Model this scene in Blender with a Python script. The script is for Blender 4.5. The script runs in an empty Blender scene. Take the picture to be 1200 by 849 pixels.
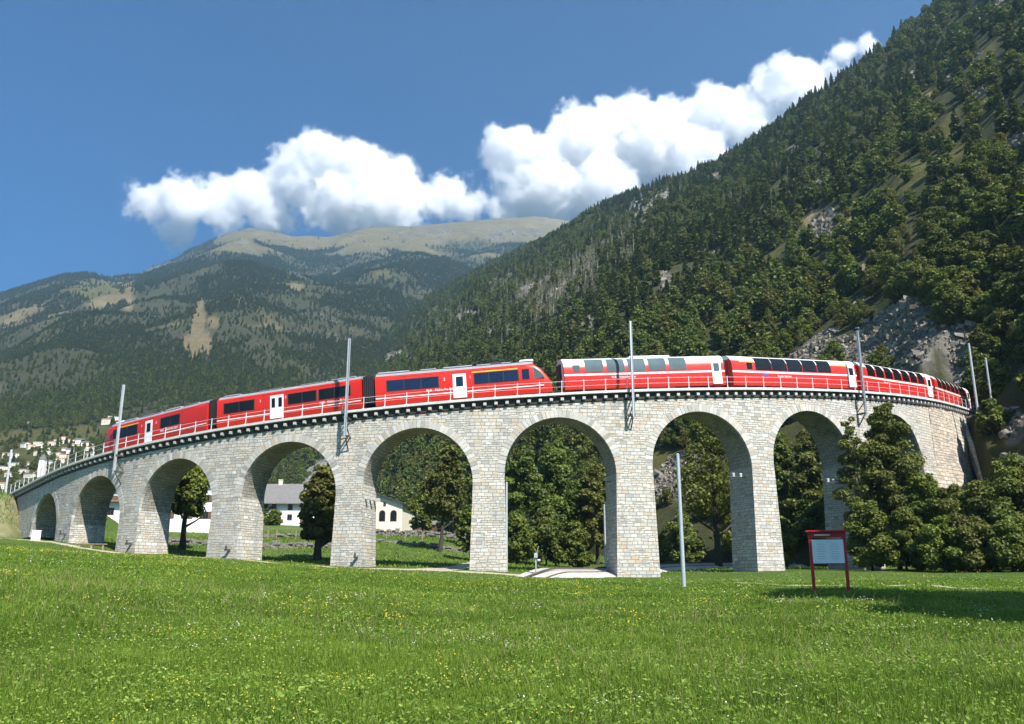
import bpy, bmesh, math, random
import numpy as np
from mathutils import Vector, Matrix

C = bpy.context.scene
COL = C.collection
RAD = math.radians
rng = np.random.default_rng(7)
random.seed(7)

# ---------------------------------------------------------------- camera, world, sun, exposure
TILT = 0.24806
FPX = 1001.07
cam_d = bpy.data.cameras.new('camera')
cam_d.sensor_width = 36.0
cam_d.lens = 36.0 * FPX / 1200.0
cam_d.clip_start = 0.1
cam_d.clip_end = 30000
cam = bpy.data.objects.new('camera', cam_d)
COL.objects.link(cam)
cam.location = (0, 0, 0)
cam.rotation_euler = (math.pi / 2 + TILT, 0, 0)
C.camera = cam

SUN_EL, SUN_AZ = RAD(47), RAD(33)          # azimuth: turned to the right of straight behind the camera
sun_dir = Vector((math.sin(SUN_AZ) * math.cos(SUN_EL), -math.cos(SUN_AZ) * math.cos(SUN_EL), math.sin(SUN_EL)))
world = bpy.data.worlds.new('World')
C.world = world
world.use_nodes = True
wn = world.node_tree
wn.nodes.clear()
w_out = wn.nodes.new('ShaderNodeOutputWorld')
w_bg = wn.nodes.new('ShaderNodeBackground')
w_sky = wn.nodes.new('ShaderNodeTexSky')
w_sky.sky_type = 'NISHITA'
w_sky.sun_disc = False
w_sky.sun_elevation = SUN_EL
w_sky.sun_rotation = math.atan2(sun_dir.x, sun_dir.y)
w_sky.altitude = 900
w_sky.air_density = 0.82
w_sky.dust_density = 0.0
w_sky.ozone_density = 6.0
w_bg.inputs['Strength'].default_value = 0.05
w_hs = wn.nodes.new('ShaderNodeHueSaturation')          # a clear deep blue autumn sky
w_hs.inputs['Saturation'].default_value = 1.8
wn.links.new(w_sky.outputs[0], w_hs.inputs['Color'])
wn.links.new(w_hs.outputs[0], w_bg.inputs['Color'])
wn.links.new(w_bg.outputs[0], w_out.inputs['Surface'])

sun_d = bpy.data.lights.new('sun', 'SUN')
sun_d.energy = 5.0
sun_d.angle = RAD(0.53)
sun_d.color = (1.0, 0.955, 0.88)
sun = bpy.data.objects.new('sun', sun_d)
COL.objects.link(sun)
sun.rotation_euler = sun_dir.to_track_quat('Z', 'Y').to_euler()
sun.location = (60, -80, 120)

C.view_settings.view_transform = 'Standard'
C.view_settings.look = 'None'
C.view_settings.exposure = 1.34
C.view_settings.gamma = 1.0
C.view_settings.use_curve_mapping = False
C.render.engine = 'CYCLES'
cy = C.cycles
cy.use_denoising = True
cy.max_bounces = 16
cy.diffuse_bounces = 2
cy.glossy_bounces = 3
cy.transmission_bounces = 4
cy.volume_bounces = 16
cy.transparent_max_bounces = 8
cy.caustics_reflective = False
cy.caustics_refractive = False
cy.sample_clamp_indirect = 8.0

# ---------------------------------------------------------------- helpers: measures and curve of the line
def ray(px, py, d):
    """world point at depth d (metres along +Y) seen at photo pixel px, py"""
    yc = -(py - 424.5) / FPX
    xc = (px - 600) / FPX
    dy = math.cos(TILT) - yc * math.sin(TILT)
    dz = math.sin(TILT) + yc * math.cos(TILT)
    return np.array([xc / dy * d, d, dz / dy * d])

def project(x, y, z):
    zc = y * math.cos(TILT) + z * math.sin(TILT)
    yc = z * math.cos(TILT) - y * math.sin(TILT)
    return 600 + FPX * x / zc, 424.5 - FPX * yc / zc

LX0, LY0, LPHI, LK, LK2, LZ0, LG = 10.40739, 72.62458, 0.16789, 0.01513, 1e-5, 15.8492, 0.07139
_S = np.linspace(-130, 130, 5201)
# the curve is round as far as the last arch and then eases into a straight
_KS = np.where(_S > 26, np.maximum(LK + 0.002 * np.clip((_S - 26) / 10, 0, 1) - 0.001 * np.clip(_S - 36, 0, 99), 0), (LK + LK2 * _S) * np.where(_S < -64, np.clip(1 - (-64 - _S) / 6.0, 0.0, 1), 1))
def _cum(v):
    c = np.concatenate([[0], np.cumsum((v[1:] + v[:-1]) / 2 * (_S[1] - _S[0]))])
    return c - c[2600]
_A = LPHI + _cum(_KS)
_X = LX0 + _cum(np.cos(_A))
_Y = LY0 + _cum(np.sin(_A))

def ang(s):
    return float(np.interp(s, _S, _A))

def W(s, t, z):
    """s along the viaduct's outer face, t inwards from that face, z height"""
    a = ang(s)
    return (float(np.interp(s, _S, _X) - t * math.sin(a)), float(np.interp(s, _S, _Y) + t * math.cos(a)), float(z))

def ZD(s):
    return LZ0 + LG * s

def frame_at(s, t, z):
    """matrix whose x runs along the line, y inwards, z up"""
    a = ang(s)
    return Matrix.Translation(W(s, t, z)) @ Matrix.Rotation(a, 4, 'Z')

# ---------------------------------------------------------------- noise
def _hash(ix, iy, seed):
    h = (ix.astype(np.int64) * 374761393 + iy.astype(np.int64) * 668265263 + seed * 1442695041) & 0xFFFFFFFF
    h = ((h ^ (h >> 13)) * 1274126177) & 0xFFFFFFFF
    h = h ^ (h >> 16)
    return (h & 0xFFFF) / 65535.0

def vnoise(x, y, seed=0):
    x = np.asarray(x, float); y = np.asarray(y, float)
    ix = np.floor(x); iy = np.floor(y)
    fx = x - ix; fy = y - iy
    fx = fx * fx * (3 - 2 * fx); fy = fy * fy * (3 - 2 * fy)
    ix = ix.astype(np.int64); iy = iy.astype(np.int64)
    a = _hash(ix, iy, seed); b = _hash(ix + 1, iy, seed)
    c = _hash(ix, iy + 1, seed); d = _hash(ix + 1, iy + 1, seed)
    return (a * (1 - fx) + b * fx) * (1 - fy) + (c * (1 - fx) + d * fx) * fy

def fbm(x, y, seed=0, octv=5, gain=0.5):
    s = 0; a = 1; n = 0
    x = np.asarray(x, float); y = np.asarray(y, float)
    for i in range(octv):
        s = s + a * (vnoise(x, y, seed + i * 17) - 0.5)
        n += a; a *= gain
        x = x * 2.03 + 13.7; y = y * 2.03 - 7.1
    return s / n * 2

def sstep(a, b, x):
    t = np.clip((np.asarray(x, float) - a) / (b - a), 0, 1)
    return t * t * (3 - 2 * t)

# ---------------------------------------------------------------- mesh helpers
def set_props(o, label=None, cat=None, group=None, kind=None):
    if label: o['label'] = label
    if cat: o['category'] = cat
    if group: o['group'] = group
    if kind: o['kind'] = kind
    return o

def link(name, data, parent=None, mats=()):
    o = bpy.data.objects.new(name, data)
    COL.objects.link(o)
    if parent is not None: o.parent = parent
    if data is not None and hasattr(data, 'materials'):
        for m in mats: data.materials.append(m)
    return o

def thing(name, label, cat, mat=None, group=None):
    o = bpy.data.objects.new(name, None)
    COL.objects.link(o)
    o.empty_display_size = 0.5
    if mat is not None: o.matrix_world = mat
    return set_props(o, label, cat, group)

def mesh_np(name, V, F, smooth=False, attrs=None, uv=None, mat_idx=None):
    """V (n,3), F (m,k) with k 3 or 4 the same for all"""
    V = np.asarray(V, np.float32); F = np.asarray(F, np.int32)
    me = bpy.data.meshes.new(name)
    k = F.shape[1]
    me.vertices.add(len(V)); me.vertices.foreach_set('co', V.ravel())
    me.loops.add(F.size); me.loops.foreach_set('vertex_index', F.ravel())
    me.polygons.add(len(F))
    me.polygons.foreach_set('loop_start', np.arange(0, F.size, k, dtype=np.int32))
    me.polygons.foreach_set('loop_total', np.full(len(F), k, np.int32))
    me.polygons.foreach_set('use_smooth', np.full(len(F), bool(smooth)))
    if mat_idx is not None: me.polygons.foreach_set('material_index', np.asarray(mat_idx, np.int32))
    for nm, a in (attrs or {}).items():
        a = np.asarray(a, np.float32)
        at = me.attributes.new(nm, 'FLOAT', 'POINT')
        at.data.foreach_set('value', a.ravel())
    if uv is not None:
        l = me.uv_layers.new(name='UVMap')
        l.data.foreach_set('uv', np.asarray(uv, np.float32)[F.ravel()].ravel())
    me.update(calc_edges=True)
    me.validate()
    return me

class MB:
    """collects boxes, tubes, prisms and sheets into one mesh"""
    def __init__(self):
        self.v = []; self.f = []; self.uv = []; self.mi = []
    def add(self, vs, fs, uv=None, mi=0):
        b = len(self.v)
        self.v += [tuple(map(float, p)) for p in vs]
        self.uv += list(uv) if uv is not None else [(p[0] + p[1], p[2]) for p in vs]
        self.f += [tuple(b + i for i in f) for f in fs]
        self.mi += [mi] * len(fs)
        return self
    def box(self, c, s, m=None, mi=0, taper=(1, 1)):
        x, y, z = s[0] / 2, s[1] / 2, s[2] / 2
        tx, ty = taper
        P = [(-x, -y, -z), (x, -y, -z), (x, y, -z), (-x, y, -z), (-x * tx, -y * ty, z), (x * tx, -y * ty, z), (x * tx, y * ty, z), (-x * tx, y * ty, z)]
        P = [Vector(p) + Vector(c) if m is None else m @ (Vector(p)) + Vector(c) for p in P]
        return self.add(P, [(0, 3, 2, 1), (4, 5, 6, 7), (0, 1, 5, 4), (1, 2, 6, 5), (2, 3, 7, 6), (3, 0, 4, 7)], mi=mi)
    def bar(self, a, b, w, h=None, mi=0):
        """square bar from a to b"""
        h = h or w
        a = Vector(a); b = Vector(b); d = (b - a); L = d.length
        if L < 1e-6: return self
        q = d.to_track_quat('X', 'Z').to_matrix()
        return self.box((a + b) / 2, (L, w, h), q, mi)
    def tube(self, pts, rad, n=8, mi=0, cap=True):
        pts = [Vector(p) for p in pts]
        rad = rad if hasattr(rad, '__len__') else [rad] * len(pts)
        rings = []
        for i, p in enumerate(pts):
            d = (pts[min(i + 1, len(pts) - 1)] - pts[max(i - 1, 0)])
            d = d.normalized() if d.length > 1e-9 else Vector((0, 0, 1))
            up = Vector((0, 0, 1)) if abs(d.z) < 0.95 else Vector((1, 0, 0))
            u = d.cross(up).normalized(); w = d.cross(u)
            rings.append([p + (u * math.cos(2 * math.pi * k / n) + w * math.sin(2 * math.pi * k / n)) * rad[i] for k in range(n)])
        V = [q for r in rings for q in r]
        F = []
        for i in range(len(pts) - 1):
            for k in range(n):
                a = i * n + k; b = i * n + (k + 1) % n
                F.append((a, b, b + n, a + n))
        if cap:
            F.append(tuple(range(n))[::-1]); F.append(tuple((len(pts) - 1) * n + k for k in range(n)))
        return self.add(V, F, mi=mi)
    def prism(self, poly, x0, x1, axis=0, mi=0):
        """poly of (a, b) extruded along an axis from x0 to x1"""
        def P(x, a, b):
            return (x, a, b) if axis == 0 else ((a, x, b) if axis == 1 else (a, b, x))
        n = len(poly)
        V = [P(x0, *p) for p in poly] + [P(x1, *p) for p in poly]
        F = [(i, (i + 1) % n, n + (i + 1) % n, n + i) for i in range(n)]
        F += [tuple(range(n))[::-1], tuple(range(n, 2 * n))]
        return self.add(V, F, mi=mi)
    def sheet(self, grid, uvg=None, mi=0):
        """grid: rows of points"""
        nr, nc = len(grid), len(grid[0])
        V = [p for r in grid for p in r]
        U = [q for r in uvg for q in r] if uvg is not None else None
        F = [(i * nc + j, i * nc + j + 1, (i + 1) * nc + j + 1, (i + 1) * nc + j) for i in range(nr - 1) for j in range(nc - 1)]
        return self.add(V, F, U, mi)
    def mesh(self, name, smooth=False, bevel=0, fix=True):
        me = bpy.data.meshes.new(name)
        me.from_pydata(self.v, [], self.f)
        l = me.uv_layers.new(name='UVMap')
        idx = np.zeros(len(me.loops), np.int32); me.loops.foreach_get('vertex_index', idx)
        l.data.foreach_set('uv', np.asarray(self.uv, np.float32)[idx].ravel())
        me.polygons.foreach_set('material_index', np.asarray(self.mi, np.int32))
        bm = bmesh.new(); bm.from_mesh(me)
        if fix: bmesh.ops.recalc_face_normals(bm, faces=bm.faces)
        if bevel:
            bmesh.ops.bevel(bm, geom=[e for e in bm.edges if len(e.link_faces) == 2 and e.calc_face_angle(0) > 0.6], offset=bevel, segments=2, affect='EDGES', profile=0.6)
        bm.to_mesh(me); bm.free()
        if smooth:
            me.polygons.foreach_set('use_smooth', np.ones(len(me.polygons), bool))
            try: me.set_sharp_from_angle(angle=RAD(35))
            except Exception: pass
        me.update()
        return me
    def build(self, name, mats, parent=None, smooth=False, bevel=0):
        mats = mats if isinstance(mats, (list, tuple)) else [mats]
        return link(name, self.mesh(name, smooth, bevel), parent, mats)

def copy_part(o, parent):
    c = o.copy(); COL.objects.link(c); c.parent = parent
    return c

def copy_tree(root):
    r = root.copy(); COL.objects.link(r)
    for ch in list(root.children):
        c = copy_part(ch, r)
        for g in list(ch.children): copy_part(g, c)
    return r

def font_text(name, body, size, m, parent, mat, align='LEFT'):
    cu = bpy.data.curves.new(name, 'FONT')
    cu.body = body; cu.size = size; cu.extrude = 0.003
    cu.align_x = align; cu.align_y = 'BOTTOM_BASELINE' if False else 'BOTTOM'
    cu.materials.append(mat)
    tmp = bpy.data.objects.new(name, cu); COL.objects.link(tmp)
    bpy.context.view_layer.update()
    me = bpy.data.meshes.new_from_object(tmp.evaluated_get(bpy.context.evaluated_depsgraph_get()))
    me.name = name
    bpy.data.objects.remove(tmp); bpy.data.curves.remove(cu)
    if not len(me.materials): me.materials.append(mat)
    o = link(name, me, parent); o.matrix_local = m
    return o

# ---------------------------------------------------------------- material helpers
class NT:
    def __init__(self, name):
        self.m = bpy.data.materials.new(name); self.m.use_nodes = True
        self.t = self.m.node_tree; self.t.nodes.clear()
        self.out = self.n('OutputMaterial')
    def n(self, typ, **kw):
        nd = self.t.nodes.new('ShaderNode' + typ)
        for k, v in kw.items():
            if hasattr(nd, k) and not isinstance(v, tuple): setattr(nd, k, v)
        return nd
    def set(self, sock, v):
        if isinstance(v, bpy.types.NodeSocket): self.t.links.new(v, sock)
        else:
            if isinstance(v, (tuple, list)) and len(v) == 3 and sock.type == 'RGBA': v = (*v, 1)
            sock.default_value = v
    def noise(self, vec=None, scale=1.0, detail=4, rough=0.55, dist=0.0):
        nd = self.n('TexNoise')
        if vec is not None: self.set(nd.inputs['Vector'], vec)
        nd.inputs['Scale'].default_value = scale; nd.inputs['Detail'].default_value = detail
        nd.inputs['Roughness'].default_value = rough; nd.inputs['Distortion'].default_value = dist
        return nd.outputs['Fac']
    def math(self, op, a, b=0.0, c=None, clamp=False):
        nd = self.n('Math'); nd.operation = op; nd.use_clamp = clamp
        self.set(nd.inputs[0], a); self.set(nd.inputs[1], b)
        if c is not None: self.set(nd.inputs[2], c)
        return nd.outputs[0]
    def mix(self, f, a, b, blend='MIX'):
        nd = self.n('Mix'); nd.data_type = 'RGBA'; nd.blend_type = blend
        self.set(nd.inputs['Factor'], f)
        ins = [i for i in nd.inputs if i.type == 'RGBA']
        self.set(ins[0], a); self.set(ins[1], b)
        return [o for o in nd.outputs if o.type == 'RGBA'][0]
    def ramp(self, f, stops, interp='LINEAR'):
        nd = self.n('ValToRGB'); cr = nd.color_ramp; cr.interpolation = interp
        while len(cr.elements) < len(stops): cr.elements.new(0.5)
        for e, (p, c) in zip(cr.elements, stops):
            e.position = p
            e.color = (*c, 1) if hasattr(c, '__len__') else (c, c, c, 1)
        self.set(nd.inputs[0], f)
        return nd.outputs[0]
    def attr(self, name):
        nd = self.n('Attribute'); nd.attribute_name = name
        return nd.outputs['Fac']
    def coord(self, which='Object'):
        return self.n('TexCoord').outputs[which]
    def rand(self):
        return self.n('ObjectInfo').outputs['Random']
    def mapping(self, vec, scale=(1, 1, 1), rot=(0, 0, 0), loc=(0, 0, 0)):
        nd = self.n('Mapping'); self.set(nd.inputs['Vector'], vec)
        nd.inputs['Scale'].default_value = scale; nd.inputs['Rotation'].default_value = rot; nd.inputs['Location'].default_value = loc
        return nd.outputs[0]
    def bump(self, h, strength=0.5, dist=0.05):
        nd = self.n('Bump'); nd.inputs['Strength'].default_value = strength; nd.inputs['Distance'].default_value = dist
        self.set(nd.inputs['Height'], h)
        return nd.outputs[0]
    def principled(self, color, rough=0.6, metal=0.0, normal=None, spec=0.4, **kw):
        p = self.n('BsdfPrincipled')
        self.set(p.inputs['Base Color'], color); self.set(p.inputs['Roughness'], rough)
        self.set(p.inputs['Metallic'], metal); self.set(p.inputs['Specular IOR Level'], spec)
        if normal is not None: self.set(p.inputs['Normal'], normal)
        for k, v in kw.items(): self.set(p.inputs[k.replace('_', ' ')], v)
        return p.outputs[0]
    def finish(self, sh):
        self.t.links.new(sh, self.out.inputs['Surface'])
        return self.m

def leaf_material(name, dark, mid, light, trans=0.3, autumn=None, hue_rand=0.25):
    n = NT(name)
    v = n.attr('v')
    c = n.ramp(v, [(0.0, dark), (0.55, mid), (1.0, light)])
    r = n.rand()
    c = n.mix(n.math('MULTIPLY', r, hue_rand * 2), c, n.mix(0.5, c, autumn or (0.10, 0.11, 0.03)))
    d = n.principled(c, 0.6, spec=0.25)
    t = n.n('BsdfTranslucent'); n.set(t.inputs['Color'], n.mix(0.5, c, n.mix(1.0, c, (1.6, 1.8, 0.7), 'MULTIPLY')))
    s = n.n('MixShader'); s.inputs[0].default_value = trans
    n.t.links.new(d, s.inputs[1]); n.t.links.new(t.outputs[0], s.inputs[2])
    return n.finish(s.outputs[0])

def simple(name, col, rough=0.6, metal=0.0, var=0.12, scale=3.0, bump=0.0, spec=0.4, **kw):
    n = NT(name)
    f = n.noise(n.coord(), scale, 5, 0.6)
    c = n.mix(n.math('MULTIPLY', n.math('SUBTRACT', f, 0.25), 1.0, clamp=True), tuple(x * (1 - var * 2) for x in col), tuple(min(1, x * (1 + var)) for x in col))
    nm = n.bump(f, bump, 0.02) if bump else None
    return n.finish(n.principled(c, rough, metal, nm, spec, **kw))

# ================================================================ MATERIALS
def stone_material(name, bw=0.62, rh=0.30, palette=None, mortar=(0.17, 0.16, 0.145), msize=0.022, rough_blocks=0.35):
    n = NT(name)
    uv = n.coord('UV')
    wob = n.n('TexNoise'); wob.noise_dimensions = '3D'; n.set(wob.inputs['Vector'], uv); wob.inputs['Scale'].default_value = 1.3; wob.inputs['Detail'].default_value = 3
    sub = n.n('VectorMath'); sub.operation = 'SUBTRACT'; n.set(sub.inputs[0], wob.outputs['Color']); sub.inputs[1].default_value = (0.5, 0.5, 0.5)
    mul = n.n('VectorMath'); mul.operation = 'MULTIPLY'; n.set(mul.inputs[0], sub.outputs[0]); mul.inputs[1].default_value = (0.35, 0.10, 0)
    add = n.n('VectorMath'); add.operation = 'ADD'; n.set(add.inputs[0], uv); n.set(add.inputs[1], mul.outputs[0])
    vec = add.outputs[0]
    def brick(w, h, off, sq, shift):
        b = n.n('TexBrick'); b.offset = off; b.offset_frequency = 2; b.squash = sq; b.squash_frequency = 3
        n.set(b.inputs['Vector'], n.mapping(vec, loc=shift))
        b.inputs['Color1'].default_value = (0, 0, 0, 1); b.inputs['Color2'].default_value = (1, 1, 1, 1); b.inputs['Mortar'].default_value = (0.5, 0.5, 0.5, 1)
        b.inputs['Scale'].default_value = 1; b.inputs['Mortar Size'].default_value = msize; b.inputs['Mortar Smooth'].default_value = 0.35
        b.inputs['Brick Width'].default_value = w; b.inputs['Row Height'].default_value = h
        return b
    b1 = brick(bw, rh, 0.5, 0.72, (0, 0, 0)); b2 = brick(bw * 0.78, rh * 0.66, 0.42, 1.35, (3.3, 1.7, 0))
    sel = n.math('GREATER_THAN', n.noise(n.mapping(uv, scale=(0.35, 0.8, 1)), 1.0, 2), 0.53)
    tint = n.mix(sel, b1.outputs['Color'], b2.outputs['Color'])
    fac = n.math('ADD', n.math('MULTIPLY', b1.outputs['Fac'], n.math('SUBTRACT', 1.0, sel)), n.math('MULTIPLY', b2.outputs['Fac'], sel))
    pal = palette or [(0.0, (0.27, 0.262, 0.24)), (0.20, (0.42, 0.41, 0.375)), (0.40, (0.49, 0.47, 0.425)), (0.58, (0.43, 0.385, 0.315)), (0.74, (0.53, 0.51, 0.465)), (0.87, (0.47, 0.38, 0.27)), (0.94, (0.40, 0.30, 0.205)), (0.97, (0.63, 0.62, 0.59))]
    f2 = n.noise(uv, 9, 5, 0.7); f3 = n.noise(uv, 0.22, 4, 0.6)
    c = n.ramp(n.math('ADD', tint, n.math('MULTIPLY', n.math('SUBTRACT', f2, 0.5), 0.25)), pal)
    c = n.mix(n.math('MULTIPLY', n.math('SUBTRACT', f2, 0.42, clamp=True), 0.9), c, (0.30, 0.285, 0.25))
    # weather stains: pale runs and greyish patches
    st = n.noise(n.mapping(uv, scale=(0.9, 0.16, 1)), 1.0, 5, 0.65)
    c = n.mix(n.math('MULTIPLY', n.math('SUBTRACT', st, 0.49, clamp=True), 2.3), c, (0.26, 0.255, 0.245))
    c = n.mix(n.math('MULTIPLY', n.math('SUBTRACT', f3, 0.45, clamp=True), 1.6), c, (0.55, 0.49, 0.40))
    c = n.mix(n.math('MULTIPLY', fac, 0.85), c, mortar)
    h = n.math('SUBTRACT', n.math('ADD', n.math('MULTIPLY', f2, 0.5), n.math('MULTIPLY', tint, rough_blocks)), n.math('MULTIPLY', fac, 1.0))
    return n.finish(n.principled(c, 0.88, spec=0.2, normal=n.bump(h, 0.9, 0.05)))

M = {}
M['stone'] = stone_material('viaduct_masonry')
M['rubble'] = stone_material('rubble_masonry', 0.9, 0.42, [(0.0, (0.26, 0.24, 0.21)), (0.3, (0.42, 0.37, 0.30)), (0.55, (0.52, 0.46, 0.37)), (0.8, (0.46, 0.36, 0.26)), (1.0, (0.55, 0.52, 0.46))], (0.15, 0.13, 0.11), 0.03, 0.8)
def voussoir_mat():
    n = NT('voussoir_stone')
    v = n.attr('v'); o = n.coord()
    c = n.ramp(v, [(0, (0.27, 0.258, 0.23)), (0.3, (0.40, 0.385, 0.35)), (0.6, (0.53, 0.515, 0.475)), (0.82, (0.42, 0.34, 0.25)), (1, (0.59, 0.58, 0.55))])
    f = n.noise(o, 7, 5, 0.7)
    c = n.mix(n.math('MULTIPLY', f, 0.4), c, (0.28, 0.265, 0.24))
    return n.finish(n.principled(c, 0.88, normal=n.bump(f, 0.6, 0.04), spec=0.2))
M['voussoir'] = voussoir_mat()
M['barrel'] = stone_material('shaded_vault_masonry', 0.62, 0.30, [(0.0, (0.15, 0.145, 0.125)), (0.4, (0.25, 0.24, 0.21)), (0.7, (0.30, 0.285, 0.245)), (1.0, (0.22, 0.19, 0.15))], (0.08, 0.075, 0.065))  # wall masonry in darker tones, shade under the arches put into the colour
M['mortar'] = simple('mortar_grey', (0.30, 0.29, 0.27), 0.9, var=0.2)
M['coping'] = simple('coping_concrete', (0.60, 0.59, 0.57), 0.8, var=0.10, scale=2.0, bump=0.3)
M['corbel'] = simple('corbel_stone', (0.50, 0.485, 0.45), 0.85, var=0.15, scale=5, bump=0.4)
M['rail_white'] = simple('pale_painted_steel', (0.60, 0.61, 0.62), 0.45, 0.0, 0.08)
M['galv'] = simple('galvanised_steel', (0.50, 0.53, 0.55), 0.42, 0.35, 0.12, 2.0)
M['dark_band'] = simple('shade_dark_band', (0.06, 0.057, 0.052), 0.9, 0, 0.25, 3)  # dark colour paints in the shadow below the coping overhang
M['dark_steel'] = simple('dark_steel', (0.09, 0.09, 0.095), 0.55, 0.3, 0.15)
M['railhead'] = simple('rusty_rail', (0.19, 0.13, 0.09), 0.5, 0.6, 0.2)
M['sleeper'] = simple('dark_sleeper', (0.10, 0.075, 0.055), 0.85, 0, 0.2)
def red_paint(name, col):
    n = NT(name); o = n.coord()
    f = n.noise(o, 0.7, 4, 0.6); g = n.noise(n.mapping(o, scale=(2.5, 2.5, 0.35)), 2, 5, 0.7)
    c = n.mix(n.math('MULTIPLY', n.math('SUBTRACT', g, 0.45, clamp=True), 1.1), col, tuple(x * 0.72 + 0.02 for x in col))
    return n.finish(n.principled(c, n.math('ADD', n.math('MULTIPLY', f, 0.18), 0.24), spec=0.45))
M['red'] = red_paint('railcar_red_paint', (0.53, 0.016, 0.006))
M['red_pano'] = red_paint('coach_red_paint', (0.52, 0.022, 0.014))
M['white'] = simple('white_paint', (0.78, 0.78, 0.77), 0.4, 0, 0.06)
M['roof_grey'] = simple('roof_grey_metal', (0.30, 0.32, 0.335), 0.5, 0.1, 0.12, 1.5)
M['yellow'] = simple('yellow_stripe', (0.80, 0.46, 0.03), 0.45, 0, 0.05)
M['black'] = simple('black_rubber', (0.025, 0.025, 0.027), 0.7, 0, 0.2)
M['under'] = simple('underframe_grime', (0.055, 0.05, 0.047), 0.75, 0, 0.3)
M['blue'] = simple('blue_emblem_paint', (0.03, 0.10, 0.42), 0.5, 0, 0.05)
def glass(name, col, rough=0.04, spec=.6):
    n = NT(name)
    f = n.noise(n.coord(), 0.8, 2)
    c = n.mix(f, tuple(x * 0.5 for x in col), col)
    return n.finish(n.principled(c, rough, spec=spec, IOR=1.5))
M['glass'] = glass('dark_window_glass', (0.010, 0.011, 0.012), 0.12, .3)
M['glass_blue'] = glass('bluish_window_glass', (0.012, 0.024, 0.062), 0.12, .4)
M['glass_pale'] = glass('pale_window_glass', (0.11, 0.155, 0.17), 0.62, .06)

M['bark'] = simple('bark', (0.085, 0.065, 0.05), 0.95, 0, 0.35, 4, 0.8)
M['bark_pale'] = simple('pale_bark', (0.30, 0.27, 0.24), 0.9, 0, 0.35, 4, 0.6)
M['snag'] = simple('dead_wood', (0.40, 0.37, 0.345), 0.95, 0, 0.2, 2)
M['leaf'] = leaf_material('broadleaf_leaves', (0.040, 0.060, 0.010), (0.102, 0.136, 0.020), (0.20, 0.23, 0.042), 0.28, (0.13, 0.11, 0.03))
M['leaf_lime'] = leaf_material('light_leaves', (0.045, 0.075, 0.014), (0.105, 0.15, 0.027), (0.21, 0.24, 0.055), 0.32, (0.16, 0.13, 0.04))
M['leaf_olive'] = leaf_material('olive_leaves', (0.045, 0.060, 0.013), (0.108, 0.124, 0.026), (0.20, 0.205, 0.05), 0.28, (0.16, 0.10, 0.03))
M['needle'] = leaf_material('conifer_needles', (0.027, 0.043, 0.012), (0.075, 0.099, 0.024), (0.145, 0.168, 0.044), 0.15, (0.06, 0.07, 0.03), 0.35)

def meadow_mat():
    n = NT('meadow_soil_and_turf')
    o = n.coord()
    a = n.noise(o, 0.05, 4); b = n.noise(o, 0.9, 6, 0.7); d = n.noise(o, 9, 4, 0.7)
    c = n.ramp(b, [(0.25, (0.030, 0.055, 0.012)), (0.5, (0.055, 0.10, 0.019)), (0.75, (0.10, 0.15, 0.03))])
    c = n.mix(n.math('MULTIPLY', a, 0.55), c, (0.12, 0.16, 0.035))
    c = n.mix(n.math('MULTIPLY', n.math('SUBTRACT', d, 0.45, clamp=True), 2.0), c, (0.045, 0.06, 0.018))
    dry = n.attr('dry')
    c = n.mix(dry, c, n.ramp(n.math('ADD', n.math('MULTIPLY', b, .55), n.math('MULTIPLY', d, .5)), [(0.3, (0.17, 0.13, 0.08)), (0.5, (0.30, 0.24, 0.16)), (0.75, (0.42, 0.36, 0.26))]))
    return n.finish(n.principled(c, 0.95, spec=0.1, normal=n.bump(n.math('ADD', b, d), 0.9, 0.12)))
M['meadow'] = meadow_mat()
def hill_mat(name, low, mid, s=1.0, dim=1.0):
    n = NT(name)
    o = n.coord()
    a = n.noise(o, 0.02 * s, 5, 0.6); b = n.noise(o, 0.17 * s, 10, 0.78); vor = n.n('TexVoronoi'); n.set(vor.inputs['Vector'], n.mapping(o, scale=(1, 1, 0.6))); vor.inputs['Scale'].default_value = 0.45 * s
    under = n.ramp(b, [(0.25, low), (0.55, mid), (0.8, (mid[0] * 1.8, mid[1] * 1.35, mid[2] * 1.5))])
    rockc = n.ramp(n.math('ADD', n.math('MULTIPLY', b, 0.65), n.math('MULTIPLY', vor.outputs['Color'], 0.4)), [(0.2, tuple(q * dim for q in (0.05, 0.048, 0.043))), (0.45, tuple(q * dim for q in (0.15, 0.14, 0.125))), (0.62, tuple(q * dim for q in (0.24, 0.225, 0.20))), (0.85, tuple(q * dim for q in (0.36, 0.34, 0.31)))])
    tan = n.ramp(b, [(0.25, tuple(q * dim for q in (0.16, 0.125, 0.062))), (0.55, tuple(q * dim for q in (0.28, 0.225, 0.120))), (0.8, tuple(q * dim for q in (0.40, 0.34, 0.22)))])
    grass = n.ramp(b, [(0.25, (0.050, 0.052, 0.018)), (0.55, (0.095, 0.090, 0.030)), (0.8, (0.15, 0.13, 0.055))])
    c = n.mix(n.attr('grass'), under, grass)
    c = n.mix(n.attr('tan'), c, tan)
    c = n.mix(n.attr('rock'), c, rockc)
    h = n.math('ADD', b, n.math('MULTIPLY', vor.outputs['Distance'], n.math('ADD', n.attr('rock'), 0.1)))
    return n.finish(n.principled(c, 0.95, spec=0.1, normal=n.bump(h, 1.0, 1.2 / s)))
M['hill'] = hill_mat('wooded_slope', (0.022, 0.030, 0.012), (0.055, 0.058, 0.024))
M['mount'] = hill_mat('far_mountain_slope', (0.028, 0.034, 0.016), (0.056, 0.056, 0.028), 0.12, 0.62)
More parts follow.
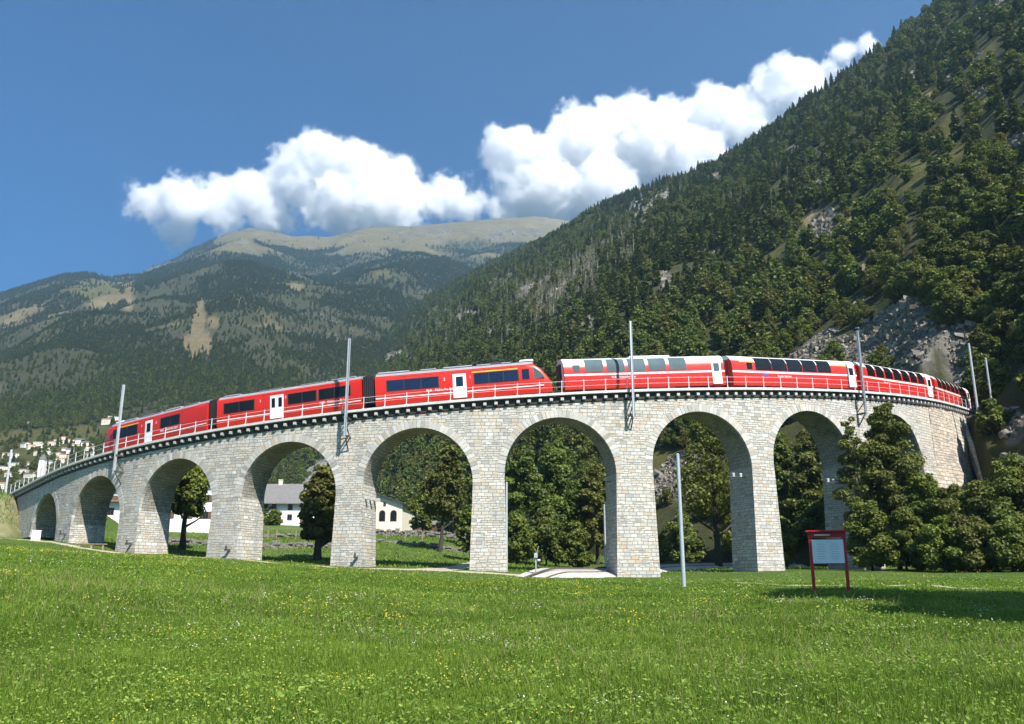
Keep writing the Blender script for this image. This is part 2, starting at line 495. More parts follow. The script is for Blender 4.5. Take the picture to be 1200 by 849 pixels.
def gravel_mat(name, cols, s=1.0):
    n = NT(name); o = n.coord()
    v = n.n('TexVoronoi'); n.set(v.inputs['Vector'], o); v.inputs['Scale'].default_value = 14 * s
    f = n.noise(o, 1.1, 5, 0.7)
    c = n.ramp(n.math('ADD', n.math('MULTIPLY', v.outputs['Color'], 0.5), n.math('MULTIPLY', f, 0.5)), cols)
    return n.finish(n.principled(c, 0.95, spec=0.1, normal=n.bump(v.outputs['Distance'], 0.9, 0.05)))
M['gravel'] = gravel_mat('path_gravel', [(0.2, (0.26, 0.215, 0.15)), (0.5, (0.40, 0.34, 0.25)), (0.8, (0.50, 0.44, 0.34))])
M['ballast'] = gravel_mat('track_ballast', [(0.2, (0.24, 0.225, 0.20)), (0.5, (0.40, 0.375, 0.34)), (0.8, (0.52, 0.495, 0.46))], 0.9)
M['rockblock'] = simple('field_stone', (0.27, 0.25, 0.22), 0.9, 0, 0.3, 3, 0.8)
M['plaster'] = simple('white_plaster', (0.78, 0.77, 0.74), 0.85, 0, 0.06, 0.8)
M['plaster_cream'] = simple('cream_plaster', (0.70, 0.64, 0.52), 0.85, 0, 0.08, 0.8)
M['slate'] = simple('stone_slab_roof', (0.21, 0.20, 0.195), 0.85, 0, 0.25, 2.5, 0.6)
M['slate_dark'] = simple('dark_roof', (0.055, 0.055, 0.06), 0.8, 0, 0.2, 2.5, 0.4)
M['brown'] = simple('brown_wood', (0.16, 0.085, 0.045), 0.8, 0, 0.25, 3)
M['terracotta'] = simple('terracotta_roof', (0.40, 0.20, 0.12), 0.85, 0, 0.2, 3)
M['board_red'] = simple('board_red_paint', (0.50, 0.012, 0.014), 0.45, 0, 0.12)
M['board_white'] = simple('board_panel', (0.74, 0.77, 0.76), 0.25, 0, 0.05, spec=0.5)
M['ink'] = simple('printed_ink', (0.42, 0.46, 0.47), 0.5, 0, 0.05)
M['plank'] = simple('weathered_plank', (0.33, 0.25, 0.18), 0.85, 0, 0.2, 4, 0.4)

# ================================================================ GROUND
_gp = []
def gp(px, py, d): _gp.append(ray(px, py, d))
def gxyz(x, y, z): _gp.append(np.array([x, y, z]))
for px in (-100, 600, 1300):
    gp(px, 849, 9.4)
gxyz(0, 0, -1.62); gxyz(-8, 0, -1.55); gxyz(8, 0, -1.62); gxyz(0, -30, -2.2); gxyz(-40, -30, -1.0); gxyz(40, -30, -1.6)
for px, z in ((0, -0.55), (300, -1.0), (600, -1.28), (900, -1.22), (1200, -1.2)): p = ray(px, 700, 22); gxyz(p[0], 22, z)
for px, z in ((0, 1.0), (300, 0.0), (600, -0.75), (800, -0.55), (1000, -0.36), (1200, -0.5)): p = ray(px, 690, 42); gxyz(p[0], 42, z)
for px, py, d in ((20, 632, 97), (77, 637, 86.85), (150, 648, 80.8), (265, 655, 75.7), (405, 664, 72.6), (572, 670, 71.4), (745, 677, 72.3), (898, 670, 75.3), (1010, 668, 79), (1100, 669, 74), (1200, 669, 70), (1290, 668, 68), (660, 677, 66),
                  (-80, 628, 98), (340, 657, 86), (360, 641, 101), (380, 630, 125), (330, 618, 160), (495, 655, 92), (490, 643, 105), (500, 632, 125), (470, 622, 170), (460, 604, 330), (220, 634, 112), (220, 628, 140), (120, 615, 150), (640, 667, 92), (650, 664, 106), (840, 667, 92), (940, 666, 96), (240, 588, 330), (60, 592, 330), (60, 606, 180), (-100, 600, 180), (-250, 620, 120), (640, 640, 200), (900, 655, 160), (1100, 640, 160)):
    gp(px, py, d)
GP = np.array(_gp)
def _tps_fit(P, lam=4.0):
    X = P[:, :2] / 50.0; n = len(X)
    r2 = ((X[:, None] - X[None]) ** 2).sum(-1)
    K = 0.5 * r2 * np.log(r2 + 1e-12) + np.eye(n) * lam * 1e-4
    Q = np.hstack([np.ones((n, 1)), X])
    A = np.block([[K, Q], [Q.T, np.zeros((3, 3))]])
    return X, np.linalg.solve(A, np.concatenate([P[:, 2], np.zeros(3)]))
_TX, _TW = _tps_fit(GP)
def ground(x, y):
    x = np.asarray(x, float); y = np.asarray(y, float)
    sh = x.shape
    q = np.stack([np.clip(x.ravel(), -170, 130), np.clip(y.ravel(), -40, 330)], -1) / 50.0
    r2 = ((q[:, None] - _TX[None]) ** 2).sum(-1)
    z = (0.5 * r2 * np.log(r2 + 1e-12)) @ _TW[:-3] + _TW[-3] + q @ _TW[-2:]
    z = z.reshape(sh)
    # earth bank that carries the line on beyond the left abutment
    b = sstep(-55.6, -60.0, x) * sstep(95.5, 100.5, y + 0.35 * (x + 58)) * sstep(140, 118, y)
    z = z + 5.0 * b
    z = z + 0.10 * fbm(x * 0.23, y * 0.23, 3, 4) + 0.05 * fbm(x * 1.1, y * 1.1, 9, 3)
    return z
def gz(x, y): return float(ground(np.array([x]), np.array([y]))[0])

xs = np.unique(np.concatenate([np.linspace(-1500, -200, 14), np.linspace(-200, -80, 30), np.linspace(-80, 70, 190), np.linspace(70, 160, 40), np.linspace(160, 1500, 14)]))
ys = np.unique(np.concatenate([np.linspace(-1500, -60, 16), np.linspace(-60, 5, 20), np.linspace(5, 115, 170), np.linspace(115, 340, 60)]))
GX, GY = np.meshgrid(xs, ys)
GZ = np.concatenate([ground(GX[i:i + 20], GY[i:i + 20]) for i in range(0, len(ys), 20)])
nr, nc = GX.shape
idx = np.arange(nr * nc).reshape(nr, nc)
F = np.stack([idx[:-1, :-1], idx[:-1, 1:], idx[1:, 1:], idx[1:, :-1]], -1).reshape(-1, 4)
dry = np.clip(sstep(-55.0, -58.0, GX) * sstep(95, 98, GY) * sstep(125, 112, GY) * (0.62 + .5 * fbm(GX * .5, GY * .5, 43, 4)) + 0.35 * fbm(GX * .15, GY * .15, 41, 3) * (GY > 78), 0, 1)
me = mesh_np('meadow_ground', np.stack([GX, GY, GZ], -1).reshape(-1, 3), F, True, {'dry': dry})
meadow = link('ground', me, None, [M['meadow']]); set_props(meadow, 'green meadow and valley floor around the viaduct', 'ground', kind='structure')

# ---------------------------------------------------------------- hill surfaces built column by column
def blobs(px, py, lst):
    m = np.zeros_like(px)
    for cx, cy, rx, ry, an, s in lst:
        a = RAD(an); dx = px - cx; dy = py - cy
        u = (dx * math.cos(a) - dy * math.sin(a)) / rx; v = (dx * math.sin(a) + dy * math.cos(a)) / ry
        m = np.maximum(m, s * np.clip(1.5 - np.sqrt(u * u + v * v) , 0, 1))
    return m

def column_surface(foot, ridge, nu, nt, u0, u1, back, amp, pw, concave=1.0):
    fo = np.array([[*(lambda p: (p[0] / p[1], p[1], p[2] / p[1]))(ray(*q))] for q in foot])
    ri = np.array([[*(lambda p: (p[0] / p[1], p[1], p[2] / p[1]))(ray(*q))] for q in ridge])
    fo = fo[fo[:, 0].argsort()]; ri = ri[ri[:, 0].argsort()]
    u = np.linspace(u0, u1, nu)[None, :]
    df = np.interp(u, fo[:, 0], fo[:, 1]); ef = np.interp(u, fo[:, 0], fo[:, 2])
    dr = np.interp(u, ri[:, 0], ri[:, 1]); er = np.interp(u, ri[:, 0], ri[:, 2])
    t = np.linspace(0, 1, nt)[:, None] ** pw
    d = df + (dr - df) * t
    e = ef + (er - ef) * ((1 - df / d) / (1 - df / dr)) ** concave
    z = e * d; x = u * d; y = d + 0 * u
    z = z + amp(x, y, d, t)
    tb = np.linspace(0, 1, 12)[1:, None]
    db = dr + back * tb
    zb = er * dr - 0.55 * back * tb ** 1.3
    x2 = np.vstack([x, (u * dr) + 0 * tb + u * back * tb]); y2 = np.vstack([y, db]); z2 = np.vstack([z, zb + z[-1:] - (er * dr)])
    return x2, y2, z2, nt

def amp_hill(x, y, d, t):
    s = np.clip(d / 300, 0.25, 2.2)
    rid = 1 - np.abs(fbm(x / 70, y / 70, 5, 4)) * 2
    env = sstep(0, 0.06, t)
    return env * (s * (6.5 * fbm(x / 85, y / 85, 21, 4) + 3.0 * (rid - 0.6)) + np.clip(s, .3, 1) * 1.6 * fbm(x / 13, y / 13, 33, 4)) * (1 - 0.55 * sstep(0.85, 1, t))
FOOT_H = [(1600, 668, 52), (1350, 668, 58), (1200, 669, 76), (1110, 670, 81), (1060, 668, 90), (1000, 668, 96), (900, 664, 104), (800, 662, 114), (700, 662, 128), (600, 655, 165), (500, 630, 235), (400, 606, 330), (300, 592, 430), (200, 572, 560), (100, 540, 720)]
RIDGE_H = [(1900, -420, 300), (1500, -300, 330), (1350, -190, 360), (1200, -66, 405), (1150, -28, 430), (1105, 4, 450), (1060, 38, 480), (1000, 82, 520), (950, 118, 560), (905, 156, 600), (850, 190, 680), (780, 211, 780), (740, 230, 840), (700, 248, 900), (640, 281, 1000), (560, 318, 1150), (500, 350, 1300), (440, 402, 1450), (400, 436, 1550), (350, 458, 1650), (300, 478, 1750), (250, 492, 1850), (200, 505, 1900), (100, 522, 1950)]
HX, HY, HZ, HN = column_surface(FOOT_H, RIDGE_H, 520, 230, -0.40, 0.98, 260, amp_hill, 1.55)
hp, hq = project(HX, HY, HZ)
# the slope stops at the line where the paved cone of the wing wall begins
XLINE = 51.9 + (HY - 93) * 0.38
_k = sstep(0.2, 1.6, XLINE - HX) * sstep(112, 104, HY) * sstep(38, 41, HX)
HZ = HZ * (1 - _k) + np.minimum(HZ, 1.2 + 0.60 * np.clip(HY - 86, 0, 12) + .2 * np.clip(HY - 98, 0, 60)) * _k
# shelf cut into the slope where the line enters it
_ss = np.linspace(44, 80, 73); _px = np.array([W(q, 0, 0)[:2] for q in _ss]); _near = (HX > 46) & (HX < 76) & (HY > 88) & (HY < 130)
_hx, _hy = HX[_near], HY[_near]
_d2 = (_hx[:, None] - _px[None, :, 0]) ** 2 + (_hy[:, None] - _px[None, :, 1]) ** 2; _bi = _d2.argmin(1); _aa = np.array([ang(q) for q in _ss])[_bi]
_tt = -(_hx - _px[_bi, 0]) * np.sin(_aa) + (_hy - _px[_bi, 1]) * np.cos(_aa)
_cap = ZD(_ss[_bi]) - 1.2 + np.clip(_tt - 4.2, 0, 60) * 2.4 + np.clip(_ss[_bi] - 63, 0, 40) * 1.6
HZ[_near] = np.where(_tt > -2.0, np.minimum(HZ[_near], _cap), np.minimum(HZ[_near], ZD(_ss[_bi]) - 1.2 + np.clip(-2.0 - _tt, 0, 50) * 1.2 + np.clip(_ss[_bi] - 63, 0, 40) * 1.6))
nz = fbm(HX / 22, HY / 22, 61, 5); nz2 = fbm(HX / 7, HY / 7, 67, 4)
rock_b = blobs(hp, hq, [(1035, 392, 70, 17, 33, 1.0), (965, 418, 50, 13, 18, 1.0), (1095, 350, 45, 13, 38, 1.0), (1020, 425, 60, 16, 5, 1.0), (1185, 175, 26, 9, 25, 1.0), (1130, 212, 12, 6, 0, .9), (1172, 330, 14, 12, 0, .4),
        (1186, 500, 18, 26, 0, .55), (965, 270, 24, 12, 60, .75), (1072, 92, 14, 9, 40, .8), (955, 405, 30, 7, 35, .8), (1012, 318, 24, 6, 40, .7), (935, 290, 16, 8, 30, .5), (780, 335, 9, 16, 10, .7), (760, 240, 40, 12, 30, .55), (800, 205, 20, 8, 10, .55), (820, 262, 20, 9, 45, .5), (690, 388, 9, 15, 0, .6), (455, 422, 22, 7, 20, .9), (545, 372, 26, 7, 10, .6), (572, 392, 22, 4, 5, .9), (945, 478, 28, 18, 0, .85), (800, 560, 45, 26, 35, .7), (930, 175, 12, 9, 30, .5), (612, 345, 26, 10, 30, .5), (840, 210, 16, 8, 0, .5), (345, 570, 50, 22, 32, 1.0), (390, 545, 30, 12, 32, .9)])
grass_b = blobs(hp, hq, [(1070, 205, 36, 14, 38, 1.0), (1010, 240, 55, 7, 32, .9), (1110, 150, 26, 9, 62, .75), (1090, 108, 26, 10, 55, .8), (1150, 70, 30, 9, 55, .7), (1030, 165, 34, 8, 45, .6), (1120, 180, 36, 9, 40, .7), (980, 300, 40, 8, 35, .6), (1160, 280, 30, 14, 30, .6), (880, 330, 36, 7, 35, .45), (955, 262, 35, 12, 30, .75), (900, 300, 60, 8, 30, .5), (1140, 230, 40, 22, 20, .55), (1170, 520, 28, 50, 0, .5), (1095, 300, 24, 12, 40, .4), (770, 560, 40, 30, 35, .8), (500, 380, 30, 20, 30, .5), (870, 205, 26, 10, 40, .35), (1150, 120, 30, 12, 40, .5), (1010, 410, 90, 30, 20, .3)])
tan_b = blobs(hp, hq, [(800, 545, 55, 14, 35, .7), (1015, 245, 50, 4, 32, .8), (985, 130, 14, 10, 0, .5), (1085, 118, 14, 6, 60, .6), (950, 255, 16, 8, 30, .6), (870, 280, 22, 6, 30, .5)])
H_rock = np.clip(sstep(.32, .52, rock_b + nz * 0.34 + nz2 * .12), 0, 1)
H_rock = np.maximum(H_rock, 0.85 * sstep(.52, .66, nz + 0.25 * nz2))
H_grass = np.clip(sstep(.36, .62, grass_b + nz * 0.3), 0, 1)
H_tan = np.clip(sstep(.35, .55, tan_b + nz2 * 0.3), 0, 1)
HZ = HZ + H_rock * (0.9 * np.abs(nz2) + 0.5 * fbm(HX / 2.2, HY / 2.2, 71, 3)) * np.clip(HY / 200, .4, 1.6)
def surface_obj(name, X, Y, Z, attrs, mat, label, cat):
    r, c = X.shape
    ix = np.arange(r * c).reshape(r, c)
    F = np.stack([ix[:-1, :-1], ix[:-1, 1:], ix[1:, 1:], ix[1:, :-1]], -1).reshape(-1, 4)
    me = mesh_np(name, np.stack([X, Y, Z], -1).reshape(-1, 3), F, True, {k: v.ravel() for k, v in attrs.items()})
    o = link(name, me, None, [mat])
    return set_props(o, label, cat, kind='structure')
surface_obj('hillside', HX, HY, HZ, {'rock': H_rock, 'grass': H_grass, 'tan': H_tan}, M['hill'], 'steep wooded hillside with scree behind the viaduct', 'hillside')

def amp_mount(x, y, d, t):
    s = sstep(0.05, 0.35, t)
    rid = 1 - np.abs(fbm(x / 520, y / 900, 15, 5)) * 2
    return s * (70 * fbm(x / 700, y / 700, 25, 5) + 55 * (rid - 0.62) + 14 * fbm(x / 90, y / 90, 35, 5)) * (1 - 0.75 * sstep(0.8, 1, t)) + sstep(.8, 1, t) * 8 * fbm(x / 70, y / 70, 45, 4)
FOOT_M = [(-500, 620, 300), (0, 600, 300), (150, 594, 310), (300, 590, 350), (450, 560, 450), (600, 540, 600), (800, 500, 800), (1400, 400, 800)]
RIDGE_M = [(-600, 480, 2300), (-300, 430, 2500), (-60, 372, 2700), (0, 357, 2750), (40, 342, 2750), (75, 331, 2760), (100, 328, 2800), (128, 331, 2820), (160, 320, 2900), (200, 303, 3000), (240, 284, 3100), (270, 271, 3150), (292, 267, 3200), (320, 272, 3250), (350, 277, 3300), (390, 276, 3350), (430, 267, 3400), (480, 265, 3400), (520, 262, 3450), (550, 259, 3500), (590, 254, 3600), (625, 252, 3650), (665, 258, 3700), (720, 270, 3700), (800, 300, 3700), (1400, 420, 3000)]
MX, MY, MZ, MN = column_surface(FOOT_M, RIDGE_M, 460, 240, -0.98, 0.55, 600, amp_mount, 1.25, 1.7)
mp, mq = project(MX, MY, MZ)
mz = fbm(MX / 160, MY / 160, 81, 5); mz2 = fbm(MX / 45, MY / 45, 87, 4)
tree_line = 292 + 26 * fbm(MX / 500, MY / 500, 91, 4) + 0.02 * (mp - 400)
alp = sstep(6, -14, mq - tree_line + 16 * mz) * sstep(190, 235, mp)
M_tan = np.clip(np.maximum(sstep(.3, .6, blobs(mp, mq, [(231, 386, 6, 30, -8, 1.5), (240, 404, 7, 14, 0, 1.1), (220, 406, 9, 14, 0, .8), (250, 378, 8, 8, 0, .6), (40, 372, 62, 18, 8, .5), (130, 352, 36, 9, 10, .6), (345, 338, 16, 7, 0, .6), (395, 352, 10, 10, 0, .4), (640, 262, 40, 12, 0, .6), (150, 350, 8, 20, 0, .6)]) + 0.22 * mz + .22 * mz2), 0.75 * sstep(0.56, 0.72, mz + 0.35 * mz2)), 0, 1)
M_rock = np.clip((1 - 0.9 * sstep(.2, .6, blobs(mp, mq, [(240, 390, 90, 60, 0, 1)]))) * 0.8 * sstep(0.40, .58, fbm(MX / 210, MY / 120, 95, 5) + .3 * mz2) + alp * sstep(0.1, .5, mz2), 0, 1) * 0.9
M_grass = np.clip(np.maximum(alp, sstep(.3, .6, blobs(mp, mq, [(20, 390, 70, 26, 0, .36), (60, 520, 120, 16, 0, .9), (110, 505, 50, 6, 0, .8), (340, 322, 12, 3, 0, .8), (450, 322, 18, 3, 0, .8), (60, 560, 120, 40, 0, .8), (120, 340, 60, 14, 0, .6)]) + .3 * mz)), 0, 1)
surface_obj('mountain', MX, MY, MZ, {'rock': M_rock, 'grass': M_grass, 'tan': np.maximum(M_tan, alp * 0.55)}, M['mount'], 'hazy far mountain with forest bands and a bare brown summit', 'mountain')

class Surf:
    """height lookup and random points on a column surface"""
    def __init__(self, X, Y, Z, n):
        self.X, self.Y, self.Z = X[:n], Y[:n], Z[:n]
        A = np.stack([self.X, self.Y, self.Z], -1)
        a = np.linalg.norm(A[1:, :-1] - A[:-1, :-1], axis=-1); b = np.linalg.norm((A[:-1, 1:] - A[:-1, :-1])[..., :2], axis=-1)
        self.P = (a * b); self.A = A
    def sample(self, n, weight, rg):
        w = (self.P * weight[:self.P.shape[0], :self.P.shape[1]]).ravel(); w = w / w.sum()
        k = rg.choice(len(w), n, p=w); i, j = np.divmod(k, self.P.shape[1])
        s, t = rg.random((2, n, 1))
        A = self.A
        return A[i, j] * (1 - s) * (1 - t) + A[i + 1, j] * s * (1 - t) + A[i, j + 1] * (1 - s) * t + A[i + 1, j + 1] * s * t
    def z(self, x, y):
        u = self.X[0] / self.Y[0]
        j = int(np.clip(np.searchsorted(u, x / y), 1, len(u) - 1)); 
        j = j if abs(u[j] - x / y) < abs(u[j - 1] - x / y) else j - 1
        return float(np.interp(y, self.Y[:, j], self.Z[:, j]))
    def at_pixel(self, px, py):
        k = ((project(self.X, self.Y, self.Z)[0] - px) ** 2 + (project(self.X, self.Y, self.Z)[1] - py) ** 2).argmin()
        return self.A.reshape(-1, 3)[k]
hill = Surf(HX, HY, HZ, HN); mount = Surf(MX, MY, MZ, MN)
def floor_z(x, y):
    """top of the ground or the hillside, whichever is higher"""
    z = gz(x, y)
    if y > 50:
        u = x / y
        if -0.40 < u < 0.98:
            j = int((u + 0.40) / 1.38 * 519)
            if hill.Y[0, j] <= y <= hill.Y[-1, j]: z = max(z, hill.z(x, y))
    return z

# ================================================================ TREES
def leaf_quads(P, N, size, rg, aspect=0.75):
    """one four-cornered leaf clump per point, lying across the direction N"""
    n = len(P)
    N = N / (np.linalg.norm(N, axis=1, keepdims=True) + 1e-9)
    r = rg.normal(size=(n, 3)); U = np.cross(N, r); U /= np.linalg.norm(U, axis=1, keepdims=True) + 1e-9
    V = np.cross(N, U)
    s = (size * (0.6 + 0.8 * rg.random((n, 1)))).astype(float)
    a = U * s; b = V * s * aspect
    bend = N * s * 0.25
    Q = np.stack([P - a, P - b * (0.7 + .6 * rg.random((n, 1))) + bend, P + a * (0.7 + .5 * rg.random((n, 1))), P + b + bend * 0.5], 1)
    return Q.reshape(-1, 3), np.arange(4 * n).reshape(n, 4)

def clump_points(clumps, n, rg, shell=0.55):
    c = np.array([q[:3] for q in clumps]); r = np.array([q[3:6] for q in clumps])
    w = (r[:, 0] * r[:, 1] + r[:, 1] * r[:, 2]); w = w / w.sum()
    k = rg.choice(len(c), n, p=w)
    d = rg.normal(size=(n, 3)); d /= np.linalg.norm(d, axis=1, keepdims=True)
    rad = shell + (1 - shell) * rg.random((n, 1)) ** 0.6
    rad *= 1 + 0.22 * rg.normal(size=(n, 1)) * (rg.random((n, 1)) < 0.35)
    return c[k] + d * r[k] * rad, d, k

def broadleaf_crown(name, h, rad, base, n, leaf, rg, nclump=16, lean=0.0, round_=1.0):
    """uneven crown of leaf clumps between height base and h"""
    cl = []
    nclump = int(nclump * 1.5)
    for i in range(nclump):
        f = (i + 0.5) / nclump
        zz = base + (h - base) * (0.10 + 0.82 * f)
        prof = math.sin(math.pi * (0.13 + 0.80 * f) ** (0.8 * round_))
        rr = rad * prof * (0.45 + 0.6 * rg.random())
        a = i * 2.4 + rg.random() * 1.2
        q = rad * (0.15 + 0.22 * rg.random()) * (0.65 + 0.5 * prof)
        cl.append((rr * math.cos(a) * .75 + lean * f, rr * math.sin(a) * .75, zz, q, q, q * (0.55 + 0.3 * rg.random())))
    cl.append((lean * .5, 0, base + (h - base) * .55, rad * .26, rad * .26, (h - base) * .30))
    P, D, k = clump_points(cl, n, rg)
    off = rg.random(len(cl)) * 0.45
    N = D * 0.5 + rg.normal(size=(n, 3)) * 0.55 + np.array([0, 0, .45])
    V, F = leaf_quads(P, N, leaf, rg)
    v = np.repeat(np.clip(off[k] + rg.random(n) * 0.55, 0, 1), 4)
    return mesh_np(name, V, F, False, {'v': v})

def conifer_crown(name, h, rad, base, n, leaf, rg, thin=1.0):
    f = rg.random(n) ** 0.75
    zz = h - (h - base) * f
    tier = np.floor(f * 13) / 13
    a = rg.random(n) * 2 * math.pi
    lob = 0.65 + 0.45 * np.sin(a * 3 + tier * 37) * np.cos(a * 2 + tier * 91)
    r = rad * (f ** 0.85) * (0.25 + 0.75 * rg.random(n) ** 0.5) * np.clip(lob, .35, 1.1) * thin
    P = np.stack([np.cos(a) * r, np.sin(a) * r, zz - 0.35 * r], -1)
    N = np.stack([np.cos(a) * .35, np.sin(a) * .35, np.full(n, .9)], -1) + rg.normal(size=(n, 3)) * .35
    V, F = leaf_quads(P, N, leaf * (0.55 + 0.6 * f[:, None]), rg, 0.5)
    return mesh_np(name, V, F, False, {'v': np.repeat(np.clip(rg.random(n) * .7 + .3 * rg.random(n), 0, 1), 4)})

def trunk_mb(h, r, rg, limbs=6, spread=2.0, lean=0.0, top=0.85, n=7, base=0.3):
    m = MB()
    pts = [(lean * (i / 6) + rg.normal() * .05 * i / 3, rg.normal() * .05 * i / 3, h * top * i / 6) for i in range(7)]
    pts[0] = (0, 0, -0.3)
    m.tube(pts, [r * (1.25 if i == 0 else 1 - 0.85 * i / 6) for i in range(7)], n)
    for i in range(limbs):
        f = base + (0.85 - base) * (i + .5) / limbs
        a = i * 2.4 + rg.random()
        p = Vector(pts[0]).lerp(Vector(pts[-1]), f)
        L = spread * (1.15 - 0.6 * f) * (0.7 + .5 * rg.random())
        q = p + Vector((math.cos(a) * L * .55, math.sin(a) * L * .55, L * .35)); e = p + Vector((math.cos(a) * L, math.sin(a) * L, L * .75))
        rr = r * (1 - .8 * f) * .55
        m.tube([p, q, e], [rr, rr * .6, rr * .15], 5, cap=False)
    return m

def join_tree(crown_me, trunk_me, name):
    """one mesh: slot 0 leaves, slot 1 wood"""
    bm = bmesh.new(); bm.from_mesh(trunk_me)
    for f in bm.faces: f.material_index = 1
    bm.from_mesh(crown_me)
    me = bpy.data.meshes.new(name); bm.to_mesh(me); bm.free()
    return me

def hill_tree_mesh(kind, rg, fine):
    k = 2.6 if fine else 1.0; ls = 0.55 if fine else 1.0
    if kind == 'broad':
        h = 8.5 + rg.random() * 2; c = broadleaf_crown('c', h, 2.9 + rg.random(), 1.0, int(950 * k), 0.44 * ls, rg, 17)
        t = trunk_mb(h, .16, rg, 3, 1.5, n=5).mesh('t')
    elif kind == 'conifer':
        h = 11 + rg.random() * 3; c = conifer_crown('c', h, 2.5 + rg.random() * .5, 1.2, int(520 * k), 0.85 * ls, rg)
        t = trunk_mb(h, .17, rg, 0, top=.95, n=5).mesh('t')
    elif kind == 'bush':
        h = 3.6 + rg.random(); c = broadleaf_crown('c', h, 2.6, 0.0, int(520 * k), 0.36 * ls, rg, 11)
        t = trunk_mb(h, .07, rg, 2, .8, n=4).mesh('t')
    else:
        h = 8 + rg.random() * 2; c = broadleaf_crown('c', h, 1.5, 2.0, 26, 0.4, rg, 5)
        t = trunk_mb(h, .16, rg, 9, 1.7, top=1.0, n=5).mesh('t')
    return join_tree(c, t, kind + '_tree')
def tree_mats(kind, i):
    if kind == 'broad': return [[M['leaf'], M['leaf_lime'], M['leaf_olive']][i % 3], M['bark']]
    if kind == 'conifer': return [M['needle'], M['bark']]
    if kind == 'bush': return [[M['leaf_olive'], M['leaf']][i % 2], M['bark']]
    return [M['leaf_olive'], M['snag']]
KINDS = [('broad', 0), ('broad', 1), ('broad', 2), ('conifer', 0), ('conifer', 1), ('conifer', 2), ('bush', 0), ('bush', 1), ('snag', 0), ('snag', 1)]
rt = np.random.default_rng(11)
COARSE, FINE = [], []
for kd, i in KINDS:
    for lst, fine in ((COARSE, False), (FINE, True)):
        me = hill_tree_mesh(kd, rt, fine)
        for m in tree_mats(kd, i): me.materials.append(m)
        lst.append(me)
TREE_LABEL = {'broad': 'leafy tree in the wood on the hillside behind the viaduct', 'conifer': 'dark conifer in the wood on the hillside behind the viaduct',
              'bush': 'low bush among the trees on the hillside', 'snag': 'bare grey dead tree standing on the hillside'}
TREE_NAME = {'broad': 'leafy_tree', 'conifer': 'conifer', 'bush': 'bush', 'snag': 'dead_tree'}
TREE_CAT = {'broad': 'tree', 'conifer': 'conifer', 'bush': 'bush', 'snag': 'dead tree'}
TREE_GROUP = {'broad': 'leafy trees on the hillside', 'conifer': 'conifers on the hillside', 'bush': 'bushes on the hillside', 'snag': 'dead trees on the hillside'}

# where trees stand on the near hillside
bare = np.clip(1.15 * H_rock + 0.85 * H_grass + 0.7 * H_tan, 0, 1)[:HN]
dens = np.clip(1.0 - bare, 0.015 + 0.07 * (1 - H_rock[:HN]), 1) * (0.45 + 0.55 * sstep(-0.35, 0.15, fbm(HX / 30, HY / 30, 101, 4)))[:HN]
dens = dens * np.where((hp[:HN] > -60) & (hp[:HN] < 1320), 1, 0.25) * np.where(HY[:HN] < 97, np.where(hp[:HN] > 1140, .9, .35), 1.0) * np.where((hp[:HN] > 1060) & (HX[:HN] < XLINE[:HN] + 1.5) & (HY[:HN] < 112), 0.0, 1.0) * np.where((hp[:HN] > 1120) & (hp[:HN] < 1180) & (HY[:HN] < 106), 0.0, 1.0)
NT_H = 46000
PT = hill.sample(NT_H, dens, rt)
tp, tq = project(PT[:, 0], PT[:, 1], PT[:, 2])
conif = 0.42 + 0.75 * fbm(PT[:, 0] / 60, PT[:, 1] / 60, 111, 3) + 0.25 * sstep(330, 150, tq) - 0.45 * sstep(850, 1150, tp + (tq - 250) * .5) - .25 * sstep(380, 450, tq)
_bi = blobs(tp, tq, [(1035, 392, 70, 17, 33, 1), (1090, 350, 45, 13, 38, 1)])
snag_p = blobs(tp, tq, [(665, 335, 80, 30, 40, .92), (600, 345, 60, 30, 30, .6), (715, 300, 45, 22, 40, .7), (520, 385, 60, 24, 30, .5), (880, 235, 60, 20, 40, .2), (790, 215, 40, 14, 30, .3), (905, 75, 30, 20, 40, .25), (1010, 60, 40, 30, 0, .15)])
rr = rt.random(NT_H)
tk = np.where(rr < snag_p, 8 + rt.integers(0, 2, NT_H), np.where(rt.random(NT_H) < 0.16 + .22 * sstep(800, 1100, tp), 6 + rt.integers(0, 2, NT_H), np.where(rt.random(NT_H) < conif, 3 + rt.integers(0, 3, NT_H), rt.integers(0, 3, NT_H))))
ts = (0.36 + 0.58 * rt.random(NT_H) ** 1.3) * np.clip(0.66 + PT[:, 1] / 650, .66, 1.0)
tr = rt.random(NT_H) * 6.283
inview = (tp > 10) & (tp < 1190) & (tq > 60) & (tq < 640)
score = np.where(inview, PT[:, 1] + np.where(PT[:, 1] < 90, 0, 0), 1e9)
near_i = np.argsort(score)[:262]
is_near = np.zeros(NT_H, bool); is_near[near_i] = True
for i in near_i:
    kd = KINDS[tk[i]][0]
    o = link(TREE_NAME[kd], FINE[tk[i]]); set_props(o, TREE_LABEL[kd], TREE_CAT[kd], TREE_GROUP[kd])
    o.location = (*PT[i, :2], PT[i, 2] - .15); o.rotation_euler = (rt.normal() * .04, rt.normal() * .04, tr[i]); s = ts[i]; o.scale = (s * (.9 + .2 * rt.random()), s * (.9 + .2 * rt.random()), s)
# one tree of every kind higher on the slope: also what the far wood is made from
SRC = []
far = np.where(~is_near & inview & (PT[:, 1] > 200))[0]
used = []
for k, (kd, q) in enumerate(KINDS):
    c = far[tk[far] == k]; i = int(c[np.argmin(PT[c, 1])]); used.append(i)
    o = link(TREE_NAME[kd], COARSE[k]); set_props(o, TREE_LABEL[kd], TREE_CAT[kd], TREE_GROUP[kd])
    o.location = (*PT[i, :2], PT[i, 2] - .15); o.rotation_euler = (0, 0, tr[i]); o.scale = (ts[i],) * 3
    SRC.append(o)
is_near[used] = True

